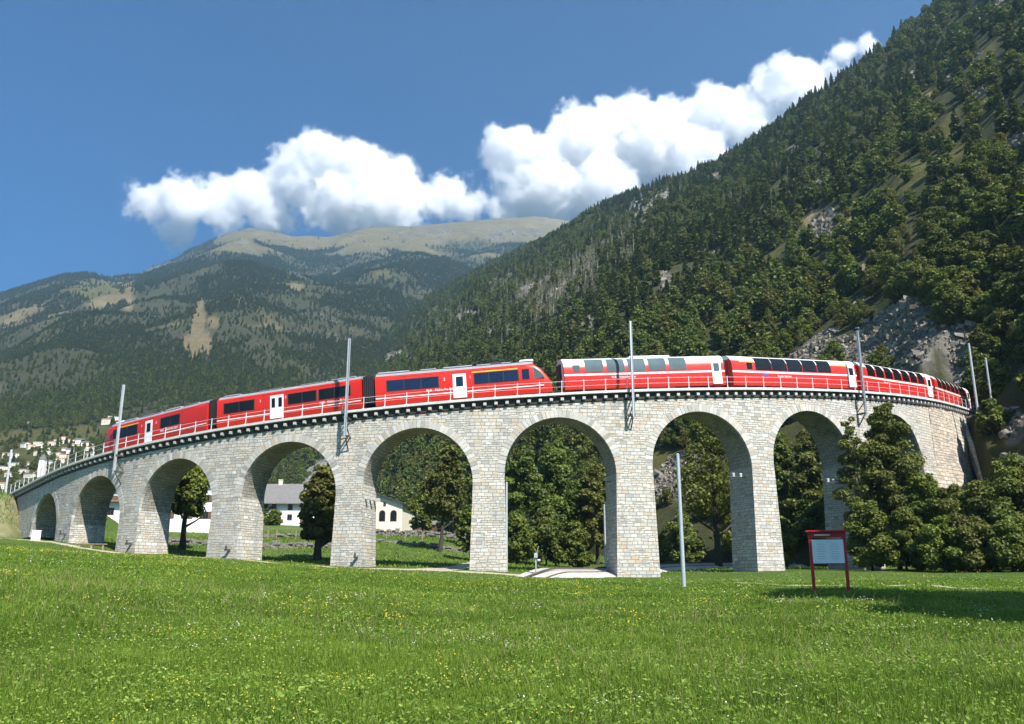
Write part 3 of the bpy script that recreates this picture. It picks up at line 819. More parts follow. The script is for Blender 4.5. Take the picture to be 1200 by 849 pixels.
def wood(name, P, kind, scale, rot, label, cat):
    me = bpy.data.meshes.new(name)
    me.vertices.add(len(P)); me.vertices.foreach_set('co', np.asarray(P, np.float32).ravel())
    for nm, ty, v in (('kind', 'INT', kind), ('rotz', 'FLOAT', rot)):
        at = me.attributes.new(nm, ty, 'POINT'); at.data.foreach_set('value', np.asarray(v, np.int32 if ty == 'INT' else np.float32))
    at = me.attributes.new('size', 'FLOAT_VECTOR', 'POINT'); at.data.foreach_set('vector', np.asarray(scale, np.float32).ravel())
    me.update()
    o = link(name, me); set_props(o, label, cat, kind='stuff')
    g = bpy.data.node_groups.new(name + '_nodes', 'GeometryNodeTree')
    g.interface.new_socket('Geometry', in_out='INPUT', socket_type='NodeSocketGeometry')
    g.interface.new_socket('Geometry', in_out='OUTPUT', socket_type='NodeSocketGeometry')
    gi = g.nodes.new('NodeGroupInput'); go = g.nodes.new('NodeGroupOutput'); jn = g.nodes.new('GeometryNodeJoinGeometry')
    def na(nm, ty):
        n = g.nodes.new('GeometryNodeInputNamedAttribute'); n.data_type = ty; n.inputs[0].default_value = nm
        return [s for s in n.outputs if s.enabled and s.name == 'Attribute'][0]
    ak, asz, ar = na('kind', 'INT'), na('size', 'FLOAT_VECTOR'), na('rotz', 'FLOAT')
    cx = g.nodes.new('ShaderNodeCombineXYZ'); g.links.new(ar, cx.inputs['Z'])
    e2r = g.nodes.new('FunctionNodeEulerToRotation'); g.links.new(cx.outputs[0], e2r.inputs[0])
    for k, src in enumerate(SRC):
        if not (np.asarray(kind) == k).any(): continue
        oi = g.nodes.new('GeometryNodeObjectInfo'); oi.transform_space = 'ORIGINAL'; oi.inputs['Object'].default_value = src; oi.inputs['As Instance'].default_value = True
        cp = g.nodes.new('FunctionNodeCompare'); cp.data_type = 'INT'; cp.operation = 'EQUAL'
        ii = [s for s in cp.inputs if s.enabled]
        g.links.new(ak, ii[0]); ii[1].default_value = k
        ip = g.nodes.new('GeometryNodeInstanceOnPoints')
        g.links.new(gi.outputs[0], ip.inputs['Points']); g.links.new(cp.outputs[0], ip.inputs['Selection'])
        g.links.new(oi.outputs['Geometry'], ip.inputs['Instance']); g.links.new(e2r.outputs[0], ip.inputs['Rotation']); g.links.new(asz, ip.inputs['Scale'])
        g.links.new(ip.outputs[0], jn.inputs[0])
    g.links.new(jn.outputs[0], go.inputs[0])
    md = o.modifiers.new('trees', 'NODES'); md.node_group = g
    return o
m_ = ~is_near
sz = np.stack([ts * (.9 + .25 * rt.random(NT_H)), ts * (.9 + .25 * rt.random(NT_H)), ts], -1)
wood('hillside_wood', PT[m_] - [0, 0, .2], tk[m_], sz[m_], tr[m_], 'dense mixed wood covering the steep hillside above the viaduct', 'wood')
# the far mountain's forest
NT_M = 105000
mbare = np.clip(1.0 * M_rock + 1.0 * M_tan + 1.1 * M_grass, 0, 1)[:MN]
mdens = np.clip(1 - mbare, 0.07, 1) * (0.12 + .88 * sstep(-.2, .2, fbm(MX / 120, MY / 120, 121, 4)))[:MN]
mpx = mp[:MN]; mdens = mdens * np.where((mpx > -80) & (mpx < 760), 1, 0.0) * np.where(mq[:MN] > 262, 1, 0.0) * (1 - .97 * sstep(.15, .5, alp[:MN]))
mdens = mdens * np.where((mq[:MN] > 505) & (mpx < 160), 1.6, 1) / np.clip(MY[:MN] / 1200, .5, 4)
PM = mount.sample(NT_M, mdens, rt)
km = np.where(rt.random(NT_M) < np.clip(.85 - (project(*PM.T)[1] - 400) / 220, .25, .9), 3 + rt.integers(0, 3, NT_M), rt.integers(0, 3, NT_M))
sm = (0.35 + .45 * rt.random(NT_M)) * np.clip(PM[:, 1] / 1500, .75, 1.3)
wood('mountain_forest', PM - [0, 0, .5], km, np.stack([sm * 1.15, sm * 1.15, sm], -1), rt.random(NT_M) * 6.28, 'distant forest on the far mountain slope', 'forest')

# ---------------------------------------------------------------- single trees near the viaduct
def tree(name, label, cat, x, y, h, rad, base, n, leaf, mat, bark='bark', tr_=0.2, limbs=7, lean=0.0, nclump=18, kind='broad', group=None, sink=0.1, round_=1.0, seed=None):
    rg = np.random.default_rng(int(abs(x * 131 + y * 17) * 10) if seed is None else seed)
    t = thing(name, label, cat, Matrix.Translation((x, y, floor_z(x, y) - sink)), group)
    trunk_mb(h, tr_, rg, limbs, rad * .8, lean, base=max(.15, base / h * .8)).build('trunk', M[bark], t, smooth=True)
    me = broadleaf_crown('crown', h, rad, base, n, leaf, rg, nclump, lean, round_) if kind == 'broad' else conifer_crown('crown', h, rad, base, n, leaf, rg)
    link('crown', me, t, [M[mat]])
    return t
def at(px, d):
    p = ray(px, 660, d); return p[0], d
def T(px, d, *a, **k):
    x, y = at(px, d); return tree(*a[:3], x, y, *a[3:], **k)
T(372, 85.5, 'maple_tree', 'dark round tree standing on the lawn behind the fourth arch from the left', 'tree', 9.8, 2.75, 1.5, 10000, .20, 'leaf_olive', tr_=.42, nclump=20)
T(318, 166, 'hedge_shrub', 'low green hedge shrub in front of the slab roofed farmhouse', 'shrub', 3.2, 2.0, .0, 2600, .2, 'leaf', tr_=.08)
T(309, 168, 'garden_shrub', 'taller dark shrub by the left end of the farmhouse', 'shrub', 5.0, 1.8, .0, 2600, .2, 'leaf', tr_=.08)
T(212, 90, 'chestnut_tree', 'big dark tree behind the third arch from the left, in front of the white house', 'tree', 9.6, 2.9, 3.4, 9000, .20, 'leaf', tr_=.35, nclump=20)
T(515, 104, 'pine_tree', 'thin tree with a bare leaning trunk on the lawn behind the fifth arch', 'tree', 13.2, 2.8, 3.6, 5200, .22, 'leaf_olive', tr_=.24, lean=1.0, nclump=16)
T(551, 95, 'shrub', 'dark leafy shrub at the right edge of the fifth arch', 'shrub', 6.6, 1.9, 0.5, 4500, .18, 'leaf', tr_=.12)
T(494, 142, 'rounded_tree', 'rounded green tree beside the hall with arched windows', 'tree', 8.0, 2.5, 0.6, 4500, .24, 'leaf', tr_=.2)
T(532, 150, 'birch_tree', 'pale yellowish tree far behind the fifth arch, right of the leaning trunk', 'tree', 12.5, 2.8, 2.0, 4500, .26, 'leaf_olive', tr_=.18)
T(566, 118, 'ash_tree', 'green tree partly behind the pier between the fifth and sixth arches', 'tree', 13, 3.4, 1.0, 6000, .24, 'leaf', tr_=.22)
T(612, 112, 'hazel_tree', 'tall leafy tree at the left side of the sixth arch opening', 'tree', 15.0, 3.6, 0.8, 11000, .20, 'leaf_lime', tr_=.25)
T(655, 114, 'lime_tree', 'tallest light green tree in the middle of the sixth arch', 'tree', 16.5, 4.2, 1.0, 15000, .20, 'leaf_lime', tr_=.28, nclump=22)
T(700, 112, 'elm_tree', 'leafy tree at the right side of the sixth arch opening', 'tree', 13.5, 3.4, 1.0, 10000, .20, 'leaf_olive', tr_=.24)
T(640, 103, 'elder_shrub', 'broad low shrub at the foot of the trees in the sixth arch', 'shrub', 7.2, 3.2, 0.1, 7500, .21, 'leaf_lime', tr_=.12)
T(672, 101, 'hazel_shrub', 'dark low shrub right of the broad one in the sixth arch', 'shrub', 5.6, 2.6, 0.1, 6000, .20, 'leaf', tr_=.12)
T(606, 100, 'holly_shrub', 'dark shrub against the left pier of the sixth arch', 'shrub', 6.0, 2.3, 0.1, 5500, .20, 'leaf', tr_=.12)
T(842, 95, 'oak_tree', 'dark thick trunked tree with open crown in the seventh arch', 'tree', 17, 4.6, 4.5, 8000, .16, 'leaf', tr_=.40, limbs=12, nclump=15)
T(800, 110, 'willow_shrub', 'sunlit shrub at the left side of the seventh arch', 'shrub', 6.8, 3.0, 0.2, 7000, .21, 'leaf_lime', tr_=.12)
T(868, 108, 'beech_tree', 'leafy tree behind the right pier of the seventh arch', 'tree', 11, 3.2, 0.6, 7000, .22, 'leaf', tr_=.2)
T(776, 104, 'dogwood_shrub', 'small dark shrub beside the pier at the left of the seventh arch', 'shrub', 4.2, 1.8, 0.1, 4000, .18, 'leaf', tr_=.1)
T(925, 108, 'aspen_tree', 'green tree filling the left of the eighth arch', 'tree', 12.5, 3.0, 0.6, 9500, .20, 'leaf_lime', tr_=.2)
T(955, 104, 'alder_tree', 'olive green tree in the right half of the eighth arch', 'tree', 11.5, 3.0, 0.4, 8500, .21, 'leaf_olive', tr_=.2)
T(912, 98, 'privet_shrub', 'low dense shrub at the foot of the eighth arch', 'shrub', 5.6, 2.4, 0.1, 6000, .19, 'leaf', tr_=.1)
T(985, 98, 'thorn_shrub', 'dark shrub in the shade at the right of the eighth arch', 'shrub', 7.0, 2.2, 0.1, 6000, .19, 'leaf', tr_=.1)
# thicket in front of the right end of the viaduct
T(1054, 77.5, 'rowan_tree', 'tall leafy tree standing before the ninth arch, its top reaching the deck', 'tree', 16.0, 3.45, 1.0, 33000, .115, 'leaf_olive', tr_=.20, nclump=30, limbs=10)
T(1012, 77, 'young_birch_tree', 'slender sparse birch left of the tallest tree before the ninth arch', 'tree', 14.6, 2.0, 3.0, 6500, .11, 'leaf_olive', bark='bark_pale', tr_=.13, limbs=12, nclump=16)
for (px, d, h, r, mt, lb) in (
        (1092, 74.5, 8.8, 2.9, 'leaf', 'dark bushy tree at the right foot of the tallest thicket tree'),
        (1022, 73.5, 6.2, 2.5, 'leaf', 'dense low thicket bush behind the red information board'),
        (1062, 72.0, 5.6, 2.4, 'leaf', 'dark thicket bush in front of the tallest thicket tree'),
        (1126, 73.0, 7.6, 3.0, 'leaf_olive', 'yellowish bush below the rubble wing wall'),
        (1160, 71.5, 7.8, 3.1, 'leaf_olive', 'wide olive bush below the wall stairs'),
        (1198, 71.0, 9.8, 3.3, 'leaf_lime', 'light green bushy tree at the right edge of the photo'),
        (1235, 70.0, 9.5, 3.4, 'leaf_olive', 'olive tree just past the right edge of the photo'),
        (1106, 69.5, 4.6, 2.2, 'leaf', 'low dark bush at the meadow edge left of the olive bushes'),
        (1146, 68.5, 4.4, 2.3, 'leaf_olive', 'low olive bush at the meadow edge near the right side'),
        (1186, 67.5, 5.0, 2.4, 'leaf', 'low bush at the meadow edge by the right edge of the photo')):
    T(px, d, 'thicket_bush', lb, 'bush', h, r, 0.0, int(4600 * r), .125, mt, tr_=.10, nclump=16, group='bushes of the thicket by the wing wall')
for (px, d, h, r, mt, lb) in ((1186, 92, 4.0, 2.0, 'leaf_lime', 'small light bush on the slope right of the wall stairs'), (1192, 100, 6.5, 3.0, 'leaf', 'green tree on the slope behind the right hand masts'),
        (1150, 118, 7.5, 3.2, 'leaf', 'dark tree on the slope behind the tail of the train'), (1185, 126, 8.5, 3.6, 'leaf_olive', 'olive tree above the track at the right edge'), (1120, 132, 7.5, 3.3, 'leaf_olive', 'olive tree above the last coach'), (1138, 126, 6.5, 2.8, 'leaf', 'dark tree on the slope just left of the mast by the stairs'), (1160, 122, 7.0, 3.0, 'leaf', 'dark tree between the two right hand masts, higher row'), (1178, 119, 5.5, 2.6, 'leaf_olive', 'olive tree behind the second mast up the slope'), (1105, 140, 6.5, 2.8, 'leaf', 'dark tree above the gap before the last coach'), (1148, 138, 8.0, 3.4, 'leaf', 'broad dark tree above the tail of the train'), (1172, 140, 8.0, 3.4, 'leaf_lime', 'light green tree high above the second mast'), (1178, 92.5, 2.2, 1.4, 'leaf_olive', 'small bush at the top of the bank beside the stairs'), (1196, 121, 5.0, 2.6, 'leaf', 'dark bushy tree on the cut bank directly behind the two right hand masts'), (1210, 126, 6.0, 3.0, 'leaf_olive', 'olive bushy tree on the cut bank right of the two masts'), (1186, 130, 6.0, 3.0, 'leaf', 'dark tree on the bank above the tail end mast'), (1204, 136, 7.0, 3.3, 'leaf_lime', 'light green tree on the bank high behind the two masts'), (1222, 134, 7.0, 3.3, 'leaf', 'dark tree on the bank at the right edge behind the second mast'), (1196, 146, 8.0, 3.6, 'leaf', 'broad dark tree at the right end of the scree'), (1218, 148, 8.0, 3.6, 'leaf_olive', 'broad olive tree at the right edge above the bank'), (1206, 160, 8.5, 3.6, 'leaf', 'tall dark tree above the right end of the scree'), (1186, 109, 3.4, 2.0, 'leaf', 'dark scrub low on the cut bank just behind the mast by the stairs'), (1190, 113, 4.0, 2.3, 'leaf_olive', 'olive scrub halfway up the cut bank behind the masts'), (1202, 111, 3.6, 2.1, 'leaf', 'dark scrub on the cut bank right of the second mast'), (1204, 115, 4.2, 2.4, 'leaf_lime', 'light green scrub on the cut bank above the second mast'), (1184, 116, 3.8, 2.2, 'leaf', 'dark scrub at the top of the cut bank beside the scree'), (1216, 112, 4.0, 2.4, 'leaf_olive', 'olive scrub at the right edge behind the second mast'), (1230, 118, 4.5, 2.4, 'leaf_olive', 'low olive bush on the bank at the right edge'), (1150, 150, 8.0, 3.6, 'leaf_olive', 'olive tree on the scree edge above the last coach'), (1182, 156, 9.0, 3.8, 'leaf', 'large dark tree at the right edge beside the scree')):
    T(px, d, 'slope_tree', lb, 'tree', h, r, 0.2, int(2300 * r), .19, mt, tr_=.13, nclump=16, group='trees on the slope by the right end')
# trees beside the meadow, out of the frame on the right, whose shadow lies on the grass
for (x, y, h, r, lb) in ((21.8, 24.0, 20, 5.2, 'tall leafy roadside tree at the right of the meadow, the tallest'), (19.6, 17.3, 14.5, 4.6, 'leafy roadside tree at the right of the meadow, shorter and nearer than the tall one')):
    tree('roadside_tree', lb, 'tree', x, y, h, r, 4.0, 9000, .28, 'leaf', tr_=.35, nclump=26, group='roadside trees beside the meadow')

# ================================================================ VIADUCT
TK = 3.35
ARCH = [(-67.3, 4.55), (-54.5, 4.60), (-42.45, 4.62), (-30.2, 4.68), (-18.45, 4.72), (-6.35, 4.74), (6.35, 4.75), (18.2, 4.78), (30.6, 4.78)]
S_L, S_R = -90.0, 38.6
BAT, FLARE = 0.016, 0.026
def tf(s, z): return -BAT * max(0.0, ZD(s) - 1 - z)
def fp(s, z): return W(s, tf(s, z), z)
def bp(s, z): return W(s, TK - tf(s, z), z)
def ztop(s): return ZD(s) - 0.24
via = thing('stone_viaduct', 'curved pale stone railway viaduct with nine round arches carrying the red train', 'viaduct', Matrix.Translation(W(0, 2, 0)))
VI = via.matrix_world.inverted()
def vbuild(mb, name, mats, parent=via, smooth=False):
    o = mb.build(name, mats, None, smooth)
    o.parent = parent
    o.matrix_parent_inverse = (VI if parent is via else parent.matrix_world.inverted())
    return o
bpy.context.view_layer.update(); VI = via.matrix_world.inverted()
wall = MB()
crown = [(ZD(c) - 2.05, ZD(c) - 2.05 - a) for c, a in ARCH]
NA = 40
for (c, a), (zc, zs) in zip(ARCH, crown):
    th = np.linspace(0, math.pi, NA + 1)
    ss = [c - a * math.cos(q) for q in th]; zi = [zs + a * math.sin(q) for q in th]
    for P, off in ((fp, 0), (bp, 400)):
        wall.sheet([[P(s, z) for s, z in zip(ss, zi)], [P(s, ztop(s)) for s in ss]], [[(s + off, z) for s, z in zip(ss, zi)], [(s + off, ztop(s)) for s in ss]])
    L = a * th
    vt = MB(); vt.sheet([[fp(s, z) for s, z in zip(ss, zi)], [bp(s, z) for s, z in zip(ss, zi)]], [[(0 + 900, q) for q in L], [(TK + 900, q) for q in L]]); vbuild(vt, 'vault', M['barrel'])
edges = [(S_L, None, ARCH[0][0] - ARCH[0][1], crown[0][1])]
for i in range(8):
    edges.append((ARCH[i][0] + ARCH[i][1], crown[i][1], ARCH[i + 1][0] - ARCH[i + 1][1], crown[i + 1][1]))
edges.append((ARCH[8][0] + ARCH[8][1], crown[8][1], S_R, None))
PIER_BASE = []
for s0, z0_, s1, z1_ in edges:
    sm = (s0 + s1) / 2; p = W(sm, 0, 0); zb = min(gz(*W(sm, 0, 0)[:2]), gz(*W(sm, TK, 0)[:2])) - 0.8
    PIER_BASE.append((sm, gz(p[0], p[1])))
    zl = sorted(set([round(q, 4) for q in np.linspace(zb, ztop(sm), 12)] + [q for q in (z0_, z1_) if q]))
    def el(z): return s0 - (FLARE * max(0, z0_ - z) if z0_ else 0)
    def er(z): return s1 + (FLARE * max(0, z1_ - z) if z1_ else 0)
    nc_ = 5
    for P, off in ((fp, 0), (bp, 400)):
        rows, uvs = [], []
        for k, z in enumerate(zl):
            r_, u_ = [], []
            for j in range(nc_):
                s = el(z) + (er(z) - el(z)) * j / (nc_ - 1)
                zz = ztop(s) if k == len(zl) - 1 else z
                r_.append(P(s, zz)); u_.append((s + off, zz))
            rows.append(r_); uvs.append(u_)
        wall.sheet(rows, uvs)
    for e, zz_, o_ in ((el, z0_, 1300), (er, z1_, 1700)):
        zz = [z for z in zl if (z <= zz_ + 1e-3)] if zz_ else zl
        wall.sheet([[fp(e(z), z) for z in zz], [bp(e(z), z) for z in zz]], [[(o_, z) for z in zz], [(o_ + TK, z) for z in zz]])
vbuild(wall, 'masonry_wall', M['stone'])
# rings of cut stones
for (c, a), (zc, zs) in zip(ARCH, crown):
    V, Fq, vv = [], [], []
    nb = 45
    for k in range(nb):
        d = 0.0042
        q0, q1 = math.pi * k / nb + d, math.pi * (k + 1) / nb - d
        ro = a + 0.60 + 0.05 * random.random(); pr = 0.012 + 0.018 * random.random()
        b = len(V)
        for pt in (-pr, 0.25):
            for r_, q in ((a - .012, q0), (a - .012, q1), (ro, q1), (ro, q0)):
                s, z = c - r_ * math.cos(q), zs + r_ * math.sin(q)
                V.append(W(s, tf(s, z) + pt, z))
        Fq += [[b, b + 3, b + 2, b + 1], [b, b + 1, b + 5, b + 4], [b + 2, b + 3, b + 7, b + 6], [b + 1, b + 2, b + 6, b + 5], [b + 3, b, b + 4, b + 7]]
        vv += [random.random()] * 8
    me = mesh_np('arch_ring', np.array(V), np.array(Fq), False, {'v': np.array(vv)})
    o = link('arch_ring', me, via, [M['voussoir']]); o.matrix_parent_inverse = VI
# coping slab along both edges, swept
def sweep(mb, sec, s0, s1, step=0.7, joints=False):
    n = int((s1 - s0) / step) + 1
    ss = np.linspace(s0, s1, n)
    k = len(sec)
    V = [W(s, t, ZD(s) + z) for s in ss for t, z in sec]
    F = [(i * k + j, i * k + (j + 1) % k, (i + 1) * k + (j + 1) % k, (i + 1) * k + j) for i in range(n - 1) for j in range(k)]
    F += [tuple(range(k))[::-1], tuple((n - 1) * k + j for j in range(k))]
    uv = [(s, t + z) for s in ss for t, z in sec]
    mb.add(V, F, uv)
S_END = 66.0
for sg in (0, 1):
    f_ = (lambda t: t) if not sg else (lambda t: TK - t)
    m = MB()
    s = -110.0 if sg else -92.0
    while s < S_END:
        e = min(s + 2.35, S_END)
        sweep(m, [(f_(-0.46), -0.22 + random.random() * .012), (f_(-0.46), -random.random() * .012), (f_(0.42), 0), (f_(0.42), -0.22)], s + .008, e - .008, 0.6)
        s = e
    vbuild(m, 'coping', M['coping'])
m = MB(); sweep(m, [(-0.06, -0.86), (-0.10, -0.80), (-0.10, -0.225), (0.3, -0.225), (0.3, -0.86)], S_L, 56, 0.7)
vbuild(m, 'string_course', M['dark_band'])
# corbels under the coping: one mesh shared by every copy
cm = MB(); cm.prism([(-0.36, -0.21), (-0.36, -0.44), (-0.33, -0.47), (-0.10, -0.47), (-0.10, -0.21)], -0.135, 0.135)
cme = cm.mesh('corbel', bevel=0.012); cme.materials.append(M['corbel'])
cs = np.arange(-84.2, 56, 0.94)
order = sorted(cs, key=lambda s: W(s, 0, 0)[1])
for s in order[:100]:
    o = link('corbel', cme, via); o.matrix_parent_inverse = VI
    o.matrix_basis = frame_at(s, 0.0, ZD(s) - 0.215)
rest = MB()
for s in order[100:]:
    rest.prism([(-0.36, -0.21), (-0.36, -0.44), (-0.33, -0.47), (-0.10, -0.47), (-0.10, -0.21)], -0.12, 0.12)
    n8 = len(rest.v); mt = frame_at(s, 0, ZD(s) - 0.215)
    for q in range(n8 - 10, n8): rest.v[q] = tuple(mt @ Vector(rest.v[q]))
o = vbuild(rest, 'corbel_row', M['corbel']); o['kind'] = 'stuff'
# rubble wing wall at the right end: batter grows away from the last arch
m = MB()
rows, uvs = [], []
wl = np.linspace(S_R, 56.0, 18)
def wing(s, f):
    k = (s - S_R) / (56.0 - S_R); zt = ztop(s) - .35; zb = -1.0 + 6.0 * k; z = zt + (zb - zt) * f
    return W(s, -.06 - .085 * sstep(0, .3, k) * (zt - z), z), (s * .8, z)
for f in np.linspace(0, 1, 24):
    g_ = [wing(s, f) for s in wl]
    rows.append([(p[0] + .08 * random.random(), p[1] + .10 * random.random(), p[2]) for p, u in g_]); uvs.append([u for p, u in g_])
m.sheet(rows, uvs)
e = [wing(56.0, f)[0] for f in np.linspace(0, 1, 24)]
m.sheet([e, [(x + 2.6, y + 2.2, z - .2) for x, y, z in e]], [[(0, p[2]) for p in e], [(3.5, p[2]) for p in e]])
vbuild(m, 'wing_wall', M['rubble'])
m = MB(); sweep(m, [(0.3, -3.0), (0.3, -0.34), (3.05, -0.34), (3.05, -3.0)], 41, 66, 1)
vbuild(m, 'end_fill', M['rubble'])
# short stone stubs low on the piers and at the springing
def stub(s, dz, n=1, gap=.55):
    for k in range(n):
        q = MB(); q.box((0, -.28, 0), (.20, .62, .16)); q.prism([(-.5, .02), (-.56, .34), (-.48, .36), (-.40, .02)], -.06, .06)
        o = q.build('stone_stub', M['dark_steel'], None); o.parent = via; o.matrix_parent_inverse = VI
        o.matrix_basis = frame_at(s + k * gap, tf(s, dz), dz)
for i in (1, 2, 3, 4): stub(PIER_BASE[i][0] + (.9 if i < 4 else 1.0), PIER_BASE[i][1] + .75)
bpy.context.view_layer.update()
# ---------------------------------------------------------------- track on the deck
trk = thing('railway_track', 'ballasted railway track on top of the viaduct under the train', 'track')
m = MB(); sweep(m, [(0.40, -0.9), (0.40, -0.30), (0.7, -0.22), (2.75, -0.22), (2.95, -0.30), (2.95, -0.9)], -110, S_END, 1); m.build('ballast_bed', M['ballast'], trk)
for t0 in (1.25, 2.25):
    m = MB(); sweep(m, [(t0 - .035, -.215), (t0 - .035, -.08), (t0 + .035, -.08), (t0 + .035, -.215)], -100, S_END, 1); m.build('rail', M['railhead'], trk)

# ---------------------------------------------------------------- steel railing: posts and two rails
def railing(t, s0, s1, label):
    r = thing('steel_railing', label, 'railing')
    for z in (0.52, 0.98):
        m = MB(); n = int((s1 - s0) / .8)
        m.tube([W(s, t, ZD(s) + z) for s in np.linspace(s0, s1, n)], 0.014 if z < .9 else .018, 6); m.build('handrail', M['rail_white'], r)
    pm = MB(); pm.box((0, 0, .53), (.058, .058, 1.08)); pm.box((0, 0, .02), (.2, .2, .03))
    me = pm.mesh('post'); me.materials.append(M['rail_white'])
    for s in np.arange(s0 + .1, s1, 1.9):
        o = link('post', me, r); o.matrix_local = frame_at(s, t, ZD(s))
railing(-0.30, -88, 63, 'pale steel railing along the near edge of the viaduct in front of the train')
railing(TK + 0.30, -108, 63, 'pale steel railing along the far edge of the viaduct behind the train')

# ---------------------------------------------------------------- catenary masts bracketed to the viaduct
def mast(s, label, top=6.1, t=-0.95, drop=2.5, wallside=True, lean=0.0):
    o = thing('catenary_mast', label, 'mast', frame_at(s, t, ZD(s)), 'masts along the viaduct')
    m = MB(); m.box((0, 0, (top - drop) / 2), (.17, .07, top + drop)); m.box((-.085, 0, (top - drop) / 2), (.02, .20, top + drop)); m.box((.085, 0, (top - drop) / 2), (.02, .20, top + drop))
    m.build('post', M['galv'], o)
    if wallside:
        m = MB()
        for z in (-.75, -drop + .2):
            for x in (-.14, .14): m.bar((x, -.06, z), (x, -t + .05 + .1, z), .09, .12)
        m.bar((0, 0, -drop + .25), (0, -t - .02, -drop - 1.0), .08); m.bar((0, 0, -1.2), (0, -t - .02, -2.1), .07)
        m.build('bracket', M['dark_steel'], o)
    return o
for s, lb, kw in ((-81.6, 'grey mast at the far left end of the viaduct', dict(top=5.2)), (-50.3, 'grey mast on the pier between the second and third arches from the left', dict(top=6.2)),
                  (-24.6, 'grey mast on the pier between the fourth and fifth arches', dict(top=6.3)), (-0.2, 'grey mast on the pier between the sixth and seventh arches', dict(top=6.0)),
                  (24.55, 'grey mast rising above the leafy tree at the ninth arch', dict(top=5.9))):
    mast(s, lb, **kw)
def free_mast(px, py_base, py_top, d, label, r=.12, name='steel_mast', arm=False, mat='galv', foot=.3, group=None):
    b = ray(px, py_base, d); tp_ = ray(px, py_top, d)
    o = thing(name, label, 'mast', Matrix.Translation((b[0], d, b[2])), group)
    h = tp_[2] - b[2]
    m = MB(); m.tube([(0, 0, -foot), (0, 0, h)], [r, r * .8], 12); m.tube([(0, 0, h), (0, 0, h + .05)], [r * .9, r * .6], 12); m.build('post', M[mat], o, smooth=True)
    if arm:
        m = MB(); m.tube([(0, 0, h - .5), (-1.0, .3, h - .3)], .04, 6); m.tube([(-.6, .2, h - .3), (-.6, .2, h - .05)], .07, 8); m.build('arm', M['galv'], o)
    return o
free_mast(1147, 490, 403, 93, 'grey mast beside the wall stairs at the right end of the viaduct', .14, foot=1.5)
free_mast(1165, 492, 420, 97, 'second mast up the slope, right of the one beside the stairs', .13, foot=5)
free_mast(1133, 478, 445, 112, 'small mast partly behind the tail of the train', .11, arm=True, foot=4)
free_mast(801.5, 690, 533, 46, 'tall bare steel post standing alone on the meadow before the seventh arch', .12, foot=.6)
free_mast(593.5, 674, 566, 72.3, 'thin grey post close to the right face of the pier at the sixth arch', .11)
free_mast(710, 668, 592, 90, 'grey post behind the sixth arch near its right pier', .12)
free_mast(45, 575, 548, 100, 'short grey post at the far left beside the line', .09, foot=2)

# ================================================================ TRAIN
def car_frame(s0, s1, t=1.75):
    a = Vector(W(s0, t, ZD(s0) - .08)); b = Vector(W(s1, t, ZD(s1) - .08))
    x = (b - a).normalized(); y = Vector((0, 0, 1)).cross(x).normalized(); z = x.cross(y)
    return Matrix((( x.x, y.x, z.x, (a.x + b.x) / 2), (x.y, y.y, z.y, (a.y + b.y) / 2), (x.z, y.z, z.z, (a.z + b.z) / 2), (0, 0, 0, 1))), (b - a).length
def loft(mb, secs):
    k = len(secs[0]); V = [p for s in secs for p in s]
    F = [(i * k + j, i * k + (j + 1) % k, (i + 1) * k + (j + 1) % k, (i + 1) * k + j) for i in range(len(secs) - 1) for j in range(k)]
    F += [tuple(range(k))[::-1], tuple((len(secs) - 1) * k + j for j in range(k))]
    return mb.add(V, F)
def sheet_on(mb, prof, x0, x1, off=.012, th=.03):
    """plate following a list of (y, z) between x0 and x1 on the near side, off outwards"""
    n = len(prof); o_ = []; i_ = []
    for k, (y, z) in enumerate(prof):
        a = Vector(prof[max(k - 1, 0)]); b = Vector(prof[min(k + 1, n - 1)]); d = (b - a).normalized(); nn = Vector((-d.y, d.x))
        if nn.x > 0 and abs(nn.x) > abs(nn.y): nn = -nn
        if nn.y < 0 and abs(nn.y) > abs(nn.x): nn = -nn
        o_.append((y + nn.x * off, z + nn.y * off)); i_.append((y + nn.x * (off - th), z + nn.y * (off - th)))
    return mb.prism(o_ + i_[::-1], x0, x1)
PY = -1.335
def plate(name, x0, x1, z0, z1, mat, parent, off=.012, bevel=0, y=PY):
    m = MB(); m.box(((x0 + x1) / 2, y - off + .02, (z0 + z1) / 2), (x1 - x0, .04, z1 - z0))
    return m.build(name, M[mat], parent, bevel=bevel)
def bogie(x, par):
    m = MB(); m.box((x, 0, .52), (2.6, 1.9, .22)); m.box((x, -.95, .50), (2.2, .12, .26)); m.box((x, .95, .50), (2.2, .12, .26))
    for dx in (-.85, .85):
        for y in (-.62, .62): m.tube([(x + dx, y - .05, .36), (x + dx, y + .05, .36)], .36, 14)
        m.tube([(x + dx, -.9, .36), (x + dx, .9, .36)], .07, 8)
        for y in (-1.0, 1.0): m.box((x + dx, y, .40), (.34, .14, .30))
    m.build('bogie', M['under'], par)
ROT = Matrix.Rotation(math.pi / 2, 4, 'X')
def side_text(par, body, x, z, size, mat='white', y=PY - .014, name='lettering'):
    return font_text(name, body, size, Matrix.Translation((x, y, z)) @ ROT, par, M[mat])

